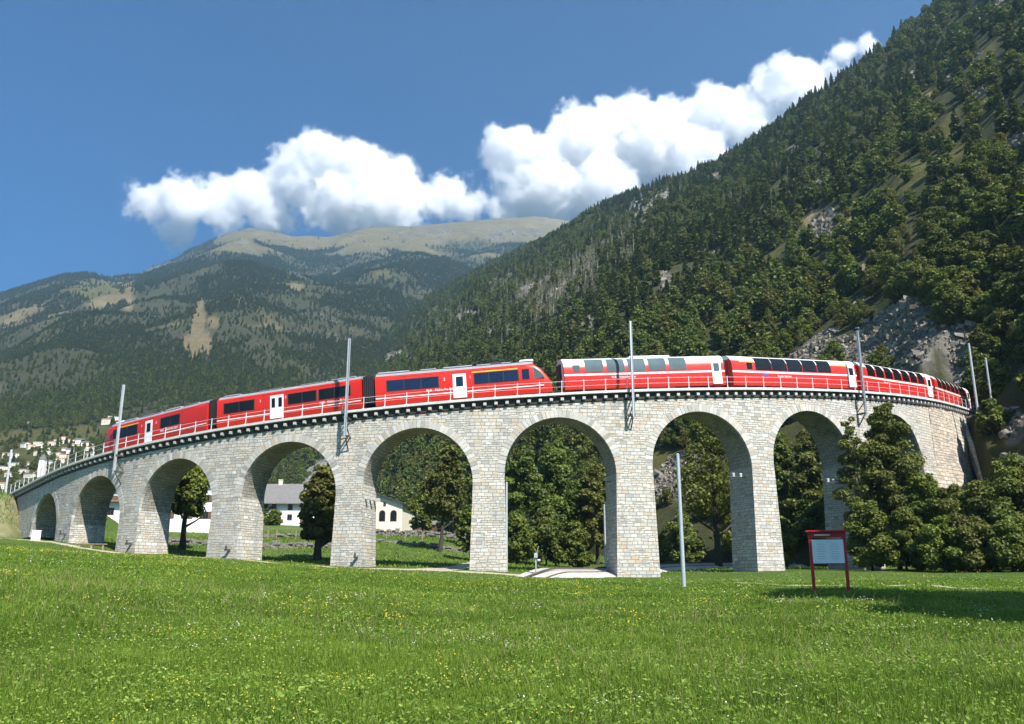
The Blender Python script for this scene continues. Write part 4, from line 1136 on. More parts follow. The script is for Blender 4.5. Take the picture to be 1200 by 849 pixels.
def emu_car(s0, s1, label, nose, wins, doors, gl, first=None, text=None, nums=(), roofbits=(), panto=False, gut=.30):
    mt, L = car_frame(s0, s1)
    t = thing('railcar', label, 'railcar', mt, 'red railcars of the leading unit'); H = L / 2
    def sec(x, w=1.0, zt=3.04, zb=.40):
        hw = 1.335 * w
        return [(x, -hw + .10, zb), (x, -hw, zb + .25), (x, -hw, zt - .35), (x, -hw + .045, zt - .12), (x, -hw + .14, zt), (x, hw - .14, zt), (x, hw - .045, zt - .12), (x, hw, zt - .35), (x, hw, zt + 0 - .36 if False else zb + .25), (x, hw - .10, zb)]
    a_, b_ = -H + gut, H - gut
    secs = []
    if nose == 'left':
        secs += [sec(-H, .80, 1.25, .45), sec(-H + .12, .86, 1.70, .40), sec(-H + .55, .93, 2.45), sec(-H + 1.05, .97, 2.98), sec(-H + 1.7, 1, 3.04)]
    else: secs += [sec(a_)]
    if nose == 'right':
        secs += [sec(H - 2.2, 1, 3.04), sec(H - 1.5, .97, 2.98), sec(H - .95, .93, 2.62), sec(H - .35, .88, 1.85), sec(H - .08, .82, 1.45, .42), sec(H, .74, 1.05, .5)]
    else: secs += [sec(b_)]
    m = MB(); loft(m, secs); m.build('body', M['red'], t, smooth=True)
    r0 = -H + (1.35 if nose == 'left' else gut + .05); r1 = H - (1.55 if nose == 'right' else gut + .05)
    def rs(x, k=1.0): return [(x, -1.19 * k, 3.035), (x, -1.10 * k, 3.20), (x, -.86 * k, 3.34), (x, -.4 * k, 3.42), (x, .4 * k, 3.42), (x, .86 * k, 3.34), (x, 1.10 * k, 3.20), (x, 1.19 * k, 3.035)]
    m = MB(); loft(m, [rs(r0), rs(r1)]); m.build('roof', M['roof_grey'], t, smooth=True)
    m = MB(); roofbits = [(p, q, h * .55) for p, q, h in roofbits]
    for x0, x1, h in roofbits: m.box(((x0 + x1) / 2, 0, 3.36 + h / 2), (x1 - x0, 1.9, h), taper=(.97, .85))
    m.build('roof_equipment', M['roof_grey'], t)
    for x0, x1 in wins:
        plate('window_band', x0 - .05, x1 + .05, 1.58, 2.60, 'black', t, .008)
        n = max(1, round((x1 - x0) / 1.45)); w = (x1 - x0) / n
        for k in range(n): plate('window', x0 + k * w + .05, x0 + (k + 1) * w - .05, 1.63, 2.55, gl, t, .016)
    for x0, x1, leaves in doors:
        w = (x1 - x0) / leaves
        for k in range(leaves):
            d = plate('door', x0 + k * w + .012, x0 + (k + 1) * w - .012, .52, 2.66, 'white', t, .018, .006)
            plate('door_window', x0 + k * w + w * .24, x0 + (k + 1) * w - w * .24, 1.52, 2.40, gl, d, .026)
    e0 = -H + (.5 if nose == 'left' else gut + .02); e1 = H - (.7 if nose == 'right' else gut + .02)
    cuts = sorted([d[:2] for d in doors]); x = e0
    for c0, c1 in cuts + [(e1, e1)]:
        if c0 - x > .1: plate('stripe', x, c0 - .02, .99, 1.07, 'white', t, .006)
        x = c1 + .02
    if first: plate('first_class_stripe', first[0], first[1], 2.64, 2.74, 'yellow', t, .006)
    if text: side_text(t, text[0], text[1], text[2], text[3])
    for ch, x, z in nums: side_text(t, ch, x, z, .34, name='class_number')
    m = MB()
    for x in np.arange(-H + 2.9, H - 2.6, 2.35): m.box((x, PY - .001, 1.9), (.016, .012, 2.2))
    m.box((0, PY - .001, 2.86), (L - 4.2, .012, .014)); m.box((0, PY - .001, .86), (L - 4.2, .012, .016)); m.build('panel_seam', M['under'], t)
    m = MB(); m.box((0, 0, .55), (L - 6.5, 2.3, .5)); m.build('underframe', M['under'], t)
    for x in (-H + 2.6, H - 2.6): bogie(x, t)
    if nose:
        q = 1 if nose == 'right' else -1
        xa, xb = (H - .42, H - 1.42)
        m = MB(); 
        P = [(q * (xa), -.98, 1.96), (q * (xa), .98, 1.96), (q * (xb), 1.05, 2.93), (q * (xb), -1.05, 2.93)]
        nn = Vector((q * .70, 0, .72)); Q = [tuple(Vector(p) + nn * .03) for p in P]; P2 = [tuple(Vector(p) - nn * .10) for p in P]
        m.add(Q + P2, [(0, 1, 2, 3), (7, 6, 5, 4), (0, 4, 5, 1), (1, 5, 6, 2), (2, 6, 7, 3), (3, 7, 4, 0)]); m.build('windscreen', M['glass'], t)
        m = MB(); m.prism([(q * (H - 1.52), 1.66), (q * (H - .62), 1.72), (q * (H - .74), 1.98), (q * (H - 1.40), 2.66), (q * (H - 1.52), 2.70)], -1.30, -1.20, axis=1); m.build('corner_glass', M['glass_pale'], t)
        plate('cab_window', *sorted((q * (H - 2.55), q * (H - 1.92))), 1.66, 2.58, gl, t, .014)
        for y in (-.78, .78):
            m = MB(); m.tube([(q * (H - .10), y * .92, 1.18), (q * (H - .02), y * .92, 1.18)], .12, 12); m.build('headlight', M['white'], t, smooth=True)
        m = MB(); m.box((q * (H - .1), 0, .42), (.5, 1.9, .25)); m.tube([(q * (H - .1), 0, .55), (q * (H + .35), 0, .55)], .10, 8); m.build('coupler', M['under'], t)
        m = MB(); m.box((q * (H - 2.1), 0, 3.5), (1.3, 1.7, .15), taper=(.8, .9)); m.build('roof_fairing', M['white'], t)
    if panto:
        m = MB(); x = panto
        m.box((x, 0, 3.50), (1.5, 1.2, .12)); m.tube([(x - .6, -.4, 3.58), (x + .9, -.25, 3.86), (x - .3, -.5, 4.02)], .035, 6); m.tube([(x - .6, .4, 3.58), (x + .9, .25, 3.86), (x - .3, .5, 4.02)], .035, 6)
        m.tube([(x - .3, -.85, 4.02), (x - .3, .85, 4.02)], .04, 6)
        for dx in (-.6, .6):
            for y in (-.45, .45): m.tube([(x + dx, y, 3.36), (x + dx, y, 3.58)], .07, 8)
        m.build('pantograph', M['dark_steel'], t)
    return t, L
def bellows(s0, s1):
    mt, L = car_frame(s0, s1)
    t = thing('gangway_bellows', None, 'bellows', mt)
    m = MB()
    for k in range(6):
        x = -L / 2 + (k + .5) * L / 6
        m.box((x, 0, 1.95), (L / 6 * .62, 2.35, 2.45)); m.box((x, 0, 1.95), (L / 6 * 1.02, 2.1, 2.2))
    m.build('folds', M['black'], t)
    return t
RB = ((-5.2, -3.2, .24), (-2.2, .6, .16), (1.2, 3.4, .26), (4.0, 6.0, .15))
TXT = 'RhB   Rhätische Bahn'
emu_car(-55.75, -39.3, 'red railcar at the left end of the train with the rounded cab', 'left', [(-5.35, -2.35), (1.15, 3.9)], [(-1.15, -.05, 1)], 'glass', (-5.35, -2.2), (TXT, 1.15, 1.16, .30), [('1', -1.75, 2.1), ('2', .42, 2.1)], RB)
emu_car(-39.0, -23.3, 'red middle railcar with the white double door', None, [(-6.6, -3.4), (.1, 2.95), (3.2, 6.3)], [(-1.75, -.35, 2)], 'glass', None, (TXT, 3.3, 1.16, .30), [('2', -2.9, 2.1), ('2', -.02 - .0 + .0, 2.1)] if False else [('2', -2.85, 2.15), ('2', -.22, 2.15)], ((-6.9, -5.2, .2), (-3.2, -.8, .14), (1.0, 3.8, .14), (4.2, 6.6, .2)))
emu_car(-22.9, -6.7, 'red railcar with the sloping cab facing the panoramic coaches', 'right', [(-6.55, -2.0), (1.15, 5.0)], [(-.75, .45, 1)], 'glass_blue', (.95, 5.0), (TXT, -3.1, 1.22, .30), [('2', -1.55, 2.1), ('1', .72, 2.1)], ((-7.4, -4.6, .26), (-3.6, -2.2, .2), (-1.6, 1.0, .24), (1.4, 2.6, .2), (3.6, 4.4, .2)), panto=3.0)
for a, b, lb in ((-39.62, -38.68, 'dark folding bellows between the first and second railcars from the left'), (-23.62, -22.58, 'dark folding bellows between the second and third railcars from the left')):
    q = bellows(a, b); q['label'] = lb; q['group'] = 'bellows between railcars'

PROF = [(-1.335, 1.97), (-1.325, 2.35), (-1.27, 2.68), (-1.14, 2.97), (-.93, 3.20)]
def pano_car(s0, s1, label, wins, small, door, gl, panel_yellow=(), emblem=None, text=None, aircon=None, frame_pale=False):
    mt, L = car_frame(s0, s1)
    t = thing('panoramic_coach', label, 'railway coach', mt, 'red and white panoramic coaches'); H = L / 2
    full = [(-1.22, .50), (-1.335, .78), (-1.335, 1.97), (-1.325, 2.35), (-1.27, 2.68), (-1.14, 2.97), (-.93, 3.20), (-.62, 3.36), (-.25, 3.43)]
    full = full + [(-y, z) for y, z in full[::-1]]
    m = MB(); m.prism(full, -H, H); m.build('body', M['red_pano'], t, smooth=True)
    rp = [(-1.205, 2.84), (-1.14, 2.97), (-.93, 3.20), (-.62, 3.36), (-.25, 3.43), (.25, 3.43), (.62, 3.36), (.93, 3.20), (1.14, 2.97), (1.205, 2.84)]
    m = MB(); m.prism([(y * 1.006, z + .008) for y, z in rp], -H - .01, H + .01); m.build('roof', M['white'], t, smooth=True)
    plate('stripe', -H - .004, H + .004, 1.70, 1.86, 'white', t, .008)
    X = lambda f: -H + f * L
    for f0, f1 in wins:
        m = MB(); sheet_on(m, PROF, X(f0), X(f1), .022, .03); m.build('window', M[gl], t, smooth=True)
        for xx in (X(f0) - .035, X(f1) + .035):
            m = MB(); sheet_on(m, PROF[2:], xx - .03, xx + .03, .02, .03); m.build('window_frame', M['white'], t)
    for f0, f1 in small: plate('small_window', X(f0), X(f1), 2.02, 2.66, gl, t, .016)
    for f0, f1 in panel_yellow:
        m = MB(); sheet_on(m, [(-1.27, 2.68), (-1.225, 2.80)], X(f0), X(f1), .014, .02); m.build('first_class_stripe', M['yellow'], t)
    if door:
        m = MB(); sheet_on(m, [(-1.335, .62), (-1.335, 1.97), (-1.325, 2.35), (-1.285, 2.64), (-1.22, 2.80)], X(door[0]), X(door[1]), .026, .03); d = m.build('door', M['white'], t)
        w = (X(door[1]) - X(door[0])); plate('door_window', X(door[0]) + w * .2, X(door[1]) - w * .2, 1.78, 2.52, gl, d, .036)
    if emblem: 
        m = MB(); m.box((X(emblem), PY - .006, 1.50), (.55, .03, .20)); m.build('emblem', M['blue'], t)
    if text: side_text(t, text[0], X(text[1]), text[2], text[3])
    if aircon:
        m = MB(); m.box(((X(aircon[0]) + X(aircon[1])) / 2, 0, 3.47), (X(aircon[1]) - X(aircon[0]), 1.3, .16), taper=(.95, .85)); m.build('roof_fairing', M['white'], t)
    m = MB(); m.box((0, 0, .62), (L - 5.5, 2.2, .5)); m.box((1.5, -.95, .42), (2.4, .5, .4)); m.build('underframe', M['under'], t)
    for x in (-H + 2.3, H - 2.3): bogie(x, t)
    for q in (-1, 1):
        m = MB(); m.box((q * (H + .10), 0, 1.9), (.22, 1.15, 2.1)); m.build('end_gangway', M['under'], t)
        m = MB(); m.box((q * (H + .012), 0, 1.9), (.03, 2.2, 2.2)); m.build('end_panel', M['white' if frame_pale else 'red_pano'], t)
    return t
pano_car(-5.9, 9.55, 'panoramic coach nearest the railcars, with pale windows and a white door at its right end', [(.129, .241), (.262, .371), (.392, .500), (.520, .630), (.651, .758)], [(.055, .097)], (.918, .978), 'glass_pale', [(.765, .985)], None, ('RhB   Rhätische Bahn', .285, 1.36, .26), (.42, .68), True)
pano_car(10.05, 25.95, 'second panoramic coach, with a blue emblem and yellow stripes at both ends', [(.178, .302), (.306, .422), (.428, .546), (.552, .666), (.673, .785)], [(.112, .152)], (.925, .985), 'glass', [(.06, .17), (.79, .99)], .25, ('Bernina Express', .34, 1.34, .26))
pano_car(26.4, 42.6, 'third panoramic coach rounding the curve above the leafy tree', [(.08, .175), (.195, .295), (.315, .415), (.435, .535), (.555, .65), (.67, .765), (.785, .875)], [], (.91, .98), 'glass', [], None, ('Bernina Express', .28, 1.34, .26))
pano_car(43.1, 59.0, 'last visible panoramic coach at the right end of the train', [(.08, .175), (.195, .295), (.315, .415), (.435, .535), (.555, .65), (.67, .765), (.785, .875)], [], (.91, .98), 'glass', [], None, None)

# ================================================================ PATHS, LOWER TRACK, WALLS
def drape(name, pts, widths, mat, label, cat, lift=.02, jag=.25, n=160, across=7, crown=0.0):
    pts = np.array(pts, float); d = np.concatenate([[0], np.cumsum(np.linalg.norm(np.diff(pts, axis=0), axis=1))])
    q = np.linspace(0, d[-1], n)
    cx = np.interp(q, d, pts[:, 0]); cy_ = np.interp(q, d, pts[:, 1]); w = np.interp(q, d, widths)
    for _ in range(6):
        cx[1:-1] = (cx[:-2] + 2 * cx[1:-1] + cx[2:]) / 4; cy_[1:-1] = (cy_[:-2] + 2 * cy_[1:-1] + cy_[2:]) / 4
    tx = np.gradient(cx); ty = np.gradient(cy_); l = np.hypot(tx, ty); nx, ny = -ty / l, tx / l
    f = np.linspace(-.5, .5, across)[:, None]
    wl = w * (1 + jag * fbm(q * .6, q * 0 + 3, 7, 4)); 
    X = cx + nx * f * wl; Y = cy_ + ny * f * wl
    Z = ground(X, Y) + lift + crown * (1 - (2 * f) ** 2) - .10 * (np.abs(f) > .49)
    ix = np.arange(across * n).reshape(across, n)
    F = np.stack([ix[:-1, :-1], ix[:-1, 1:], ix[1:, 1:], ix[1:, :-1]], -1).reshape(-1, 4)
    o = link(name, mesh_np(name, np.stack([X, Y, Z], -1).reshape(-1, 3), F, True), None, [mat])
    return set_props(o, label, cat, kind='structure'), (cx, cy_, w)
def P2(px, py, d): p = ray(px, py, d); return (p[0], p[1])
PATHS = []
_, c = drape('path', [P2(-40, 630, 95), P2(20, 632, 93), P2(77, 640, 84), P2(150, 650, 77.5), P2(265, 658, 72), P2(400, 667, 68.5), P2(480, 668, 68), P2(570, 672, 68), P2(620, 675, 67)], [1.6, 1.6, 1.7, 1.8, 2.0, 2.3, 3.8, 3.4, 1.8], M['gravel'], 'sandy footpath running along the foot of the viaduct', 'path', .03, .4)
PATHS.append(c)
_, c = drape('path', [P2(500, 664, 70), P2(528, 658, 77), P2(545, 655, 84), P2(560, 650, 96)], [5.0, 3.6, 2.4, 1.6], M['gravel'], 'worn sandy patch leading under the fifth arch', 'path', .045, .4)
PATHS.append(c)
_, c = drape('path', [P2(850, 684, 52), P2(920, 688, 44), P2(990, 690, 42), P2(1080, 691, 44), P2(1200, 700, 38), P2(1350, 706, 36)], [.4, .6, .8, .7, .8, .9], M['gravel'], 'narrow trodden track crossing the meadow behind the information board', 'path', .02, 1.1)
PATHS.append(c)
# lower track coming through the sixth arch
low_pts = [P2(560, 690, 60), P2(605, 684, 62.5), P2(650, 679, 66), P2(690, 674, 71.5), P2(735, 669, 80), P2(790, 666, 90), P2(860, 664, 99), P2(960, 664, 103)]
lt = thing('lower_track', 'pale ballasted track curving through the sixth arch with two rails', 'track')
def low_curve(n=90):
    pts = np.array(low_pts); d = np.concatenate([[0], np.cumsum(np.linalg.norm(np.diff(pts, axis=0), axis=1))]); q = np.linspace(0, d[-1], n)
    x = np.interp(q, d, pts[:, 0]); y = np.interp(q, d, pts[:, 1])
    for _ in range(30): x[1:-1] = (x[:-2] + 2 * x[1:-1] + x[2:]) / 4; y[1:-1] = (y[:-2] + 2 * y[1:-1] + y[2:]) / 4
    tx, ty = np.gradient(x), np.gradient(y); l = np.hypot(tx, ty); z = ground(x, y)
    for _ in range(20): z[1:-1] = (z[:-2] + z[1:-1] + z[2:]) / 3
    return x, y, z, -ty / l, tx / l
lx, ly, lz, lnx, lny = low_curve()
LOW_OFF = 0.10
lz = lz - 1.5 * sstep(15, 0, np.arange(len(lz)))
m = MB(); rows = []
for o_, h in ((-2.6, -.9), (-1.7, -.05), (-.8, .22), (0, .34), (.8, .48), (1.7, .60), (2.6, -.4)):
    rows.append([(lx[i] + lnx[i] * o_, ly[i] + lny[i] * o_, lz[i] + h + LOW_OFF) for i in range(len(lx))])
m.sheet(rows); m.build('ballast_bed', M['ballast'], lt, smooth=True)
for o_ in (-.5, .5):
    m = MB(); m.tube([(lx[i] + lnx[i] * o_, ly[i] + lny[i] * o_, lz[i] + .42 + (.16 * o_ / .5) + LOW_OFF) for i in range(len(lx))], .075, 6); m.build('rail', M['railhead'], lt)
# trackside signal by the lower track
p = ray(628, 679, 65.5); sg = thing('trackside_signal', 'small grey trackside signal post with a lamp beside the lower track', 'signal', Matrix.Translation((p[0], p[1], gz(p[0], p[1]))))
m = MB(); m.tube([(0, 0, -.3), (0, 0, 1.75)], .055, 8); m.build('post', M['galv'], sg, smooth=True)
m = MB(); m.box((0, -.05, 1.55), (.26, .20, .34)); m.tube([(.12, -.05, 1.2), (.34, -.05, 1.2)], .10, 10); m.build('lamp_head', M['galv'], sg, bevel=.015)
m = MB(); m.tube([(.05, 0, 1.7), (.22, 0, 2.25)], .022, 6); m.build('antenna', M['galv'], sg)
# dry stone terrace walls on the lawn beyond the arches
def dry_wall(pts, h, label, rg):
    w = thing('dry_stone_wall', label, 'stone wall', None, 'low dry stone walls on the lawn')
    m = MB(); pts = np.array(pts); d = np.concatenate([[0], np.cumsum(np.linalg.norm(np.diff(pts, axis=0), axis=1))])
    q = 0
    while q < d[-1]:
        L = .28 + rg.random() * .4
        x, y = np.interp(q, d, pts[:, 0]), np.interp(q, d, pts[:, 1]); z = gz(x, y)
        zz = -.15
        while zz < h * (.8 + .4 * rg.random()):
            hh = .13 + rg.random() * .16
            m.box((x + rg.normal() * .06, y + rg.normal() * .10, z + zz + hh / 2), (L, .4 + .2 * rg.random(), hh), Matrix.Rotation(rg.normal() * .12, 3, 'Z') @ Matrix.Rotation(rg.normal() * .06, 3, 'Y'))
            zz += hh
        q += L * .95
    m.build('stones', M['rockblock'], w, bevel=.03)
rw = np.random.default_rng(5)
dry_wall([P2(200, 641, 100), P2(300, 642, 98), P2(360, 640, 100), P2(400, 640, 101)], .5, 'low rubble wall on the lawn behind the third and fourth arches', rw)
dry_wall([P2(430, 645, 112), P2(500, 643, 110), P2(560, 643, 108)], .28, 'broken line of stones on the lawn behind the fifth arch', rw)
dry_wall([P2(420, 628, 138), P2(500, 627, 136), P2(560, 628, 134)], .8, 'long pale stone wall in front of the hall with arched windows', rw)
dry_wall([P2(290, 630, 128), P2(345, 629, 126), P2(400, 629, 126)], .35, 'faint terrace wall on the lawn before the slab roofed farmhouse', rw)
# steps and rocks by the wing wall
st = thing('wall_stairs', 'narrow stone stairs running down beside the rubble wing wall', 'stairs')
a_, b_ = ray(1137, 486, 101), ray(1167, 568, 92.5); m = MB()
for k in range(22):
    f = (k + .5) / 22; p = a_ + (b_ - a_) * f
    m.box((p[0], p[1], p[2] - .25), (1.7, .62, .7), Matrix.Rotation(-.35, 3, 'Z'))
m.build('steps', M['rockblock'], st, bevel=.03)
for q in (-1, 1):
    m = MB(); o_ = Vector((q * 1.05, -q * .38, .0)); m.bar(Vector(a_) + o_ - Vector((0, 0, .3)), Vector(b_) + o_ - Vector((0, 0, .3)), .45, 1.5); m.build('side_wall', M['rubble'], st)
rk = np.random.default_rng(3)
for k, (px, py, r, lb) in enumerate(((1172, 495, .5, 'grey boulder on the bank right of the stairs, upper one'), (1180, 512, .7, 'largest grey boulder on the bank right of the stairs'), (1190, 478, .5, 'pale boulder near the second mast'), (1176, 535, .45, 'small boulder low on the bank right of the stairs'), (1195, 540, .65, 'grey boulder at the right edge below the masts'))):
    p = hill.at_pixel(px, py)
    bm = bmesh.new(); bmesh.ops.create_icosphere(bm, subdivisions=3, radius=r)
    for v in bm.verts:
        n = v.co.normalized(); v.co *= .75 + .5 * float(vnoise(np.array([n.x * 1.7 + k * 9]), np.array([n.y * 1.7 + n.z * 2.3]), 3)[0]); v.co.z *= .75
    me = bpy.data.meshes.new('boulder'); bm.to_mesh(me); bm.free(); me.materials.append(M['rockblock'])
    o = link('boulder', me); o.location = (p[0], p[1], p[2] + r * .25); o.rotation_euler = (0, 0, k); set_props(o, lb, 'boulder', 'boulders by the stairs')

# ================================================================ BOARD, BENCH AND SMALL THINGS
p = ray(974, 689, 37.0); BD = thing('information_board', 'red framed information board on two posts standing on the meadow', 'information board', Matrix.Translation((p[0], 37.0, gz(p[0], 37.0))) @ Matrix.Rotation(RAD(-14), 4, 'Z'))
sc = 37.0 / 1001
for x in (-.68, .68):
    m = MB(); m.box((x, 0, 1.0), (.13, .13, 2.7)); m.build('post', M['board_red'], BD, bevel=.012)
m = MB(); m.box((0, -.02, 2.42), (1.52, .20, .24)); m.box((0, -.05, 2.56), (1.70, .42, .06)); m.build('header', M['board_red'], BD, bevel=.012)
m = MB(); m.box((0, -.055, 1.72), (1.26, .05, .98)); m.build('panel', M['board_white'], BD, bevel=.008)
m = MB(); m.box((0, .0, 1.72), (1.36, .04, 1.06)); m.build('panel_frame', M['board_red'], BD)
m = MB(); m.box((-.20, -.128, 2.40), (.62, .02, .05)); m.build('header_lettering', M['white'], BD)
m = MB()
for k in range(7):
    for c0 in (-.48, .06):
        m.box((c0 + .2, -.084, 2.02 - k * .10), (.36 if (k * 7 + int(c0 * 10)) % 3 else .26, .008, .022))
m.build('print', M['ink'], BD)
def small(name, px, py, d, label, cat, rot=0.0):
    p = ray(px, py, d); return thing(name, label, cat, Matrix.Translation((p[0], d, gz(p[0], d))) @ Matrix.Rotation(rot, 4, 'Z'))
bn = small('plank_bench', 107, 642, 82.5, 'low wooden plank bench at the foot of the second pier from the left', 'bench', .38)
m = MB(); m.box((0, -.14, .42), (2.7, .24, .07)); m.box((0, .14, .42), (2.7, .24, .07)); m.build('seat', M['plank'], bn, bevel=.01)
for x in (-1.0, -.0, 1.0):
    m = MB(); m.box((x, 0, .10), (.14, .4, .60)); m.build('leg', M['plank'], bn)
ub = small('utility_box', 41, 635, 90.0, 'pale utility box at the foot of the first arch on the left', 'utility box', .6)
m = MB(); m.box((0, 0, .45), (.85, .5, 1.0)); m.box((0, 0, .98), (.95, .6, .07)); m.build('cabinet', M['plaster'], ub, bevel=.015)
m = MB(); m.box((0, -.262, .48), (.70, .02, .75)); m.build('door', M['white'], ub)
# insulators of the lower line fixed to the piers
def insul(s, z, t, n, label):
    o = thing('insulator_arm', label, 'insulator', frame_at(s, t, z), 'insulators fixed to the piers')
    m = MB(); m.tube([(0, 0, 0), (-.35 - .75 * n, 0, 0)], .035, 6); m.build('arm', M['dark_steel'], o)
    for k in range(n):
        m = MB(); x = -.5 - .75 * k
        for j in range(4): m.tube([(x, 0, .03 + j * .09), (x, 0, .075 + j * .09)], [.15, .09], 10)
        m.build('insulator', M['white'], o, smooth=True)
zz8 = ray(872, 560, 76.5)[2]
insul(ARCH[6][0] + ARCH[6][1] + .02, zz8, 1.0, 2, 'white insulators on the left face of the pier between the seventh and eighth arches')
insul(ARCH[7][0] + ARCH[7][1] + .02, zz8, 1.2, 3, 'white insulators on the left face of the pier between the eighth and ninth arches')
insul(ARCH[5][0] + ARCH[5][1] + .02, ray(718, 563, 73)[2], 1.6, 1, 'single white insulator on the left face of the pier between the sixth and seventh arches')
# pale stubs high on the pier at the left of the fifth arch
cc = thing('corbel_stones', 'row of three pale stone stubs on the pier at the left of the fifth arch', 'stone stubs', frame_at(ARCH[3][0] + ARCH[3][1], 0, 0)); e4 = edges[4]
z5 = ray(432, 583, 73)[2]
for k in range(3):
    m = MB(); m.box((e4[2] - e4[0] + .22, .7 + k * 1.1, z5), (.5, .24, .26)); m.build('stub', M['corbel'], cc, bevel=.02)

# ================================================================ HOUSES
def house(name, label, x, y, rot, w, dp, h, rise, wall='plaster', roof='slate', wins=(), over=.6, chim=(), doors=(), arched=(), ridge='x', z=None, cat='house', balcony=(), shutters=None, group=None):
    """front wall faces local -y; ridge along x, or along y for a gable front"""
    b = thing(name, label, cat, Matrix.Translation((x, y, (gz(x, y) if z is None else z))) @ Matrix.Rotation(rot, 4, 'Z'), group)
    m = MB()
    if ridge == 'x': m.prism([(-dp / 2, -2.0), (-dp / 2, h), (0, h + rise), (dp / 2, h), (dp / 2, -2.0)], -w / 2, w / 2, axis=0)
    else: m.prism([(-w / 2, -2.0), (-w / 2, h), (0, h + rise), (w / 2, h), (w / 2, -2.0)], -dp / 2, dp / 2, axis=1)
    m.build('wall', M[wall], b)
    hw = (dp if ridge == 'x' else w) / 2; ln = (w if ridge == 'x' else dp) / 2 + over
    k = rise / hw; e = hw + over; th = .22
    m = MB(); m.prism([(-e, h - k * over + .02), (0, h + rise + .02), (e, h - k * over + .02), (e, h - k * over + th), (0, h + rise + th * 1.2), (-e, h - k * over + th)], -ln, ln, axis=(0 if ridge == 'x' else 1))
    rf = m.build('roof', M[roof], b)
    for cx, cy_ in chim:
        m = MB(); m.box((cx, cy_, h + rise + .2), (.75, .6, 1.6)); m.box((cx, cy_, h + rise + 1.05), (.9, .75, .12)); m.build('chimney', M['plaster_cream'], rf)
    for wx, wz, ww, wh in wins:
        m = MB(); fr = .07
        for q in (-1, 1): m.box((wx + q * (ww / 2 - fr / 2), -dp / 2 - .03, wz), (fr, .12, wh)); m.box((wx, -dp / 2 - .03, wz + q * (wh / 2 - fr / 2)), (ww, .115, fr))
        m.box((wx, -dp / 2 - .03, wz), (.05, .11, wh))
        f = m.build('window', M['brown'], b)
        m = MB(); m.box((wx, -dp / 2 - .005, wz), (ww - .05, .05, wh - .05)); m.build('pane', M['glass'], f)
        if shutters:
            for q in (-1, 1): m = MB(); m.box((wx + q * (ww * .78), -dp / 2 - .04, wz), (ww * .5, .06, wh)); m.build('shutter', M[shutters], f)
    for wx, wz, ww, wh in arched:
        P = [(wx - ww / 2, wz), (wx - ww / 2, wz + wh - ww / 2)] + [(wx - ww / 2 * math.cos(q), wz + wh - ww / 2 + ww / 2 * math.sin(q)) for q in np.linspace(.2, math.pi - .2, 9)] + [(wx + ww / 2, wz + wh - ww / 2), (wx + ww / 2, wz)]
        m = MB(); m.prism([(a, c) for a, c in P], -dp / 2 - .06, -dp / 2 + .1, axis=1); f = m.build('arched_window', M['brown'], b)
        P2_ = [(wx + (a - wx) * .82, wz + (c - wz) * .93 + .06) for a, c in P]
        m = MB(); m.prism(P2_, -dp / 2 - .075, -dp / 2 + .08, axis=1); m.build('pane', M['glass'], f)
    for wx, ww, wh in doors:
        m = MB(); m.box((wx, -dp / 2 - .02, wh / 2), (ww, .1, wh)); m.build('door', M['brown'], b)
    for x0, x1, z0 in balcony:
        m = MB(); m.box(((x0 + x1) / 2, -dp / 2 - .6, z0), (x1 - x0, 1.2, .14)); m.box(((x0 + x1) / 2, -dp / 2 - 1.17, z0 + .55), (x1 - x0, .06, .9)); m.build('balcony', M['brown'], b)
    return b
x, y = at(228, 150); house('white_house', 'large white house with brown shutters behind the third arch', x, y, .15, 13, 9, 7.2, 1.8, wins=[(-4, 2.2, .9, 1.2), (-1, 2.2, .9, 1.2), (2, 2.2, .9, 1.2), (4.6, 2.2, .9, 1.2), (-4, 5, .9, 1.2), (-1, 5, .9, 1.2), (2, 5, .9, 1.2), (4.6, 5, .9, 1.2)], shutters='brown', roof='terracotta', chim=[(2, 0)])
x, y = at(130, 152); house('chalet', 'white chalet with wooden balconies behind the second arch', x, y, .2, 9, 8, 7.0, 2.0, wins=[(-2.5, 2, 1, 1.2), (0, 2, 1, 1.2), (2.6, 2, 1, 1.2), (-2.5, 5, 1, 1.2), (2.6, 5, 1, 1.2)], balcony=[(-4, 4, 3.6), (-4, 4, 6.3)], roof='terracotta', ridge='y', chim=[(1.8, 0)])
x, y = at(332, 172); house('farmhouse', 'old farmhouse with a grey slab roof behind the fourth arch', x, y, .05, 14, 9, 4.4, 3.4, over=1.0, wins=[(-4.5, 3.3, .9, 1.1), (-1.5, 3.3, .9, 1.1), (1.6, 3.2, .9, 1.3), (4.4, 3.3, .9, 1.1), (1.6, 1.2, .9, 1.1), (-3, 1.2, .9, 1.1)], chim=[(-1.5, 0)], doors=[(4.2, 1.1, 2.0)])
x, y = at(370, 185); house('barn', 'pale barn partly hidden by the round dark tree', x, y, -.1, 9, 8, 4.6, 2.0, wins=[(-2, 2.6, .9, 1.1), (2, 2.6, .9, 1.1)], doors=[(0, 1.4, 2.2)])
x, y = at(446, 165); house('arched_window_hall', 'cream gabled hall with three arched windows behind the fifth arch', x, y, -.08, 10.4, 13, 4.4, 1.8, wall='plaster_cream', roof='slate_dark', ridge='y', arched=[(-2.7, 1.2, 1.15, 2.0), (-.6, 1.2, 1.15, 2.0), (1.5, 1.2, 1.15, 2.0), (3.6, 1.2, 1.2, 2.0)], wins=[(-.2, 4.5, .45, .7), (1.9, 4.3, .45, .7)], cat='hall', over=.7)
x, y = at(498, 150); house('shed', 'low brown wooden shed to the right of the hall', x, y, -.1, 3.4, 3, 1.7, .5, wall='brown', roof='slate', doors=[(.4, .9, 1.5)], over=.3, cat='shed')
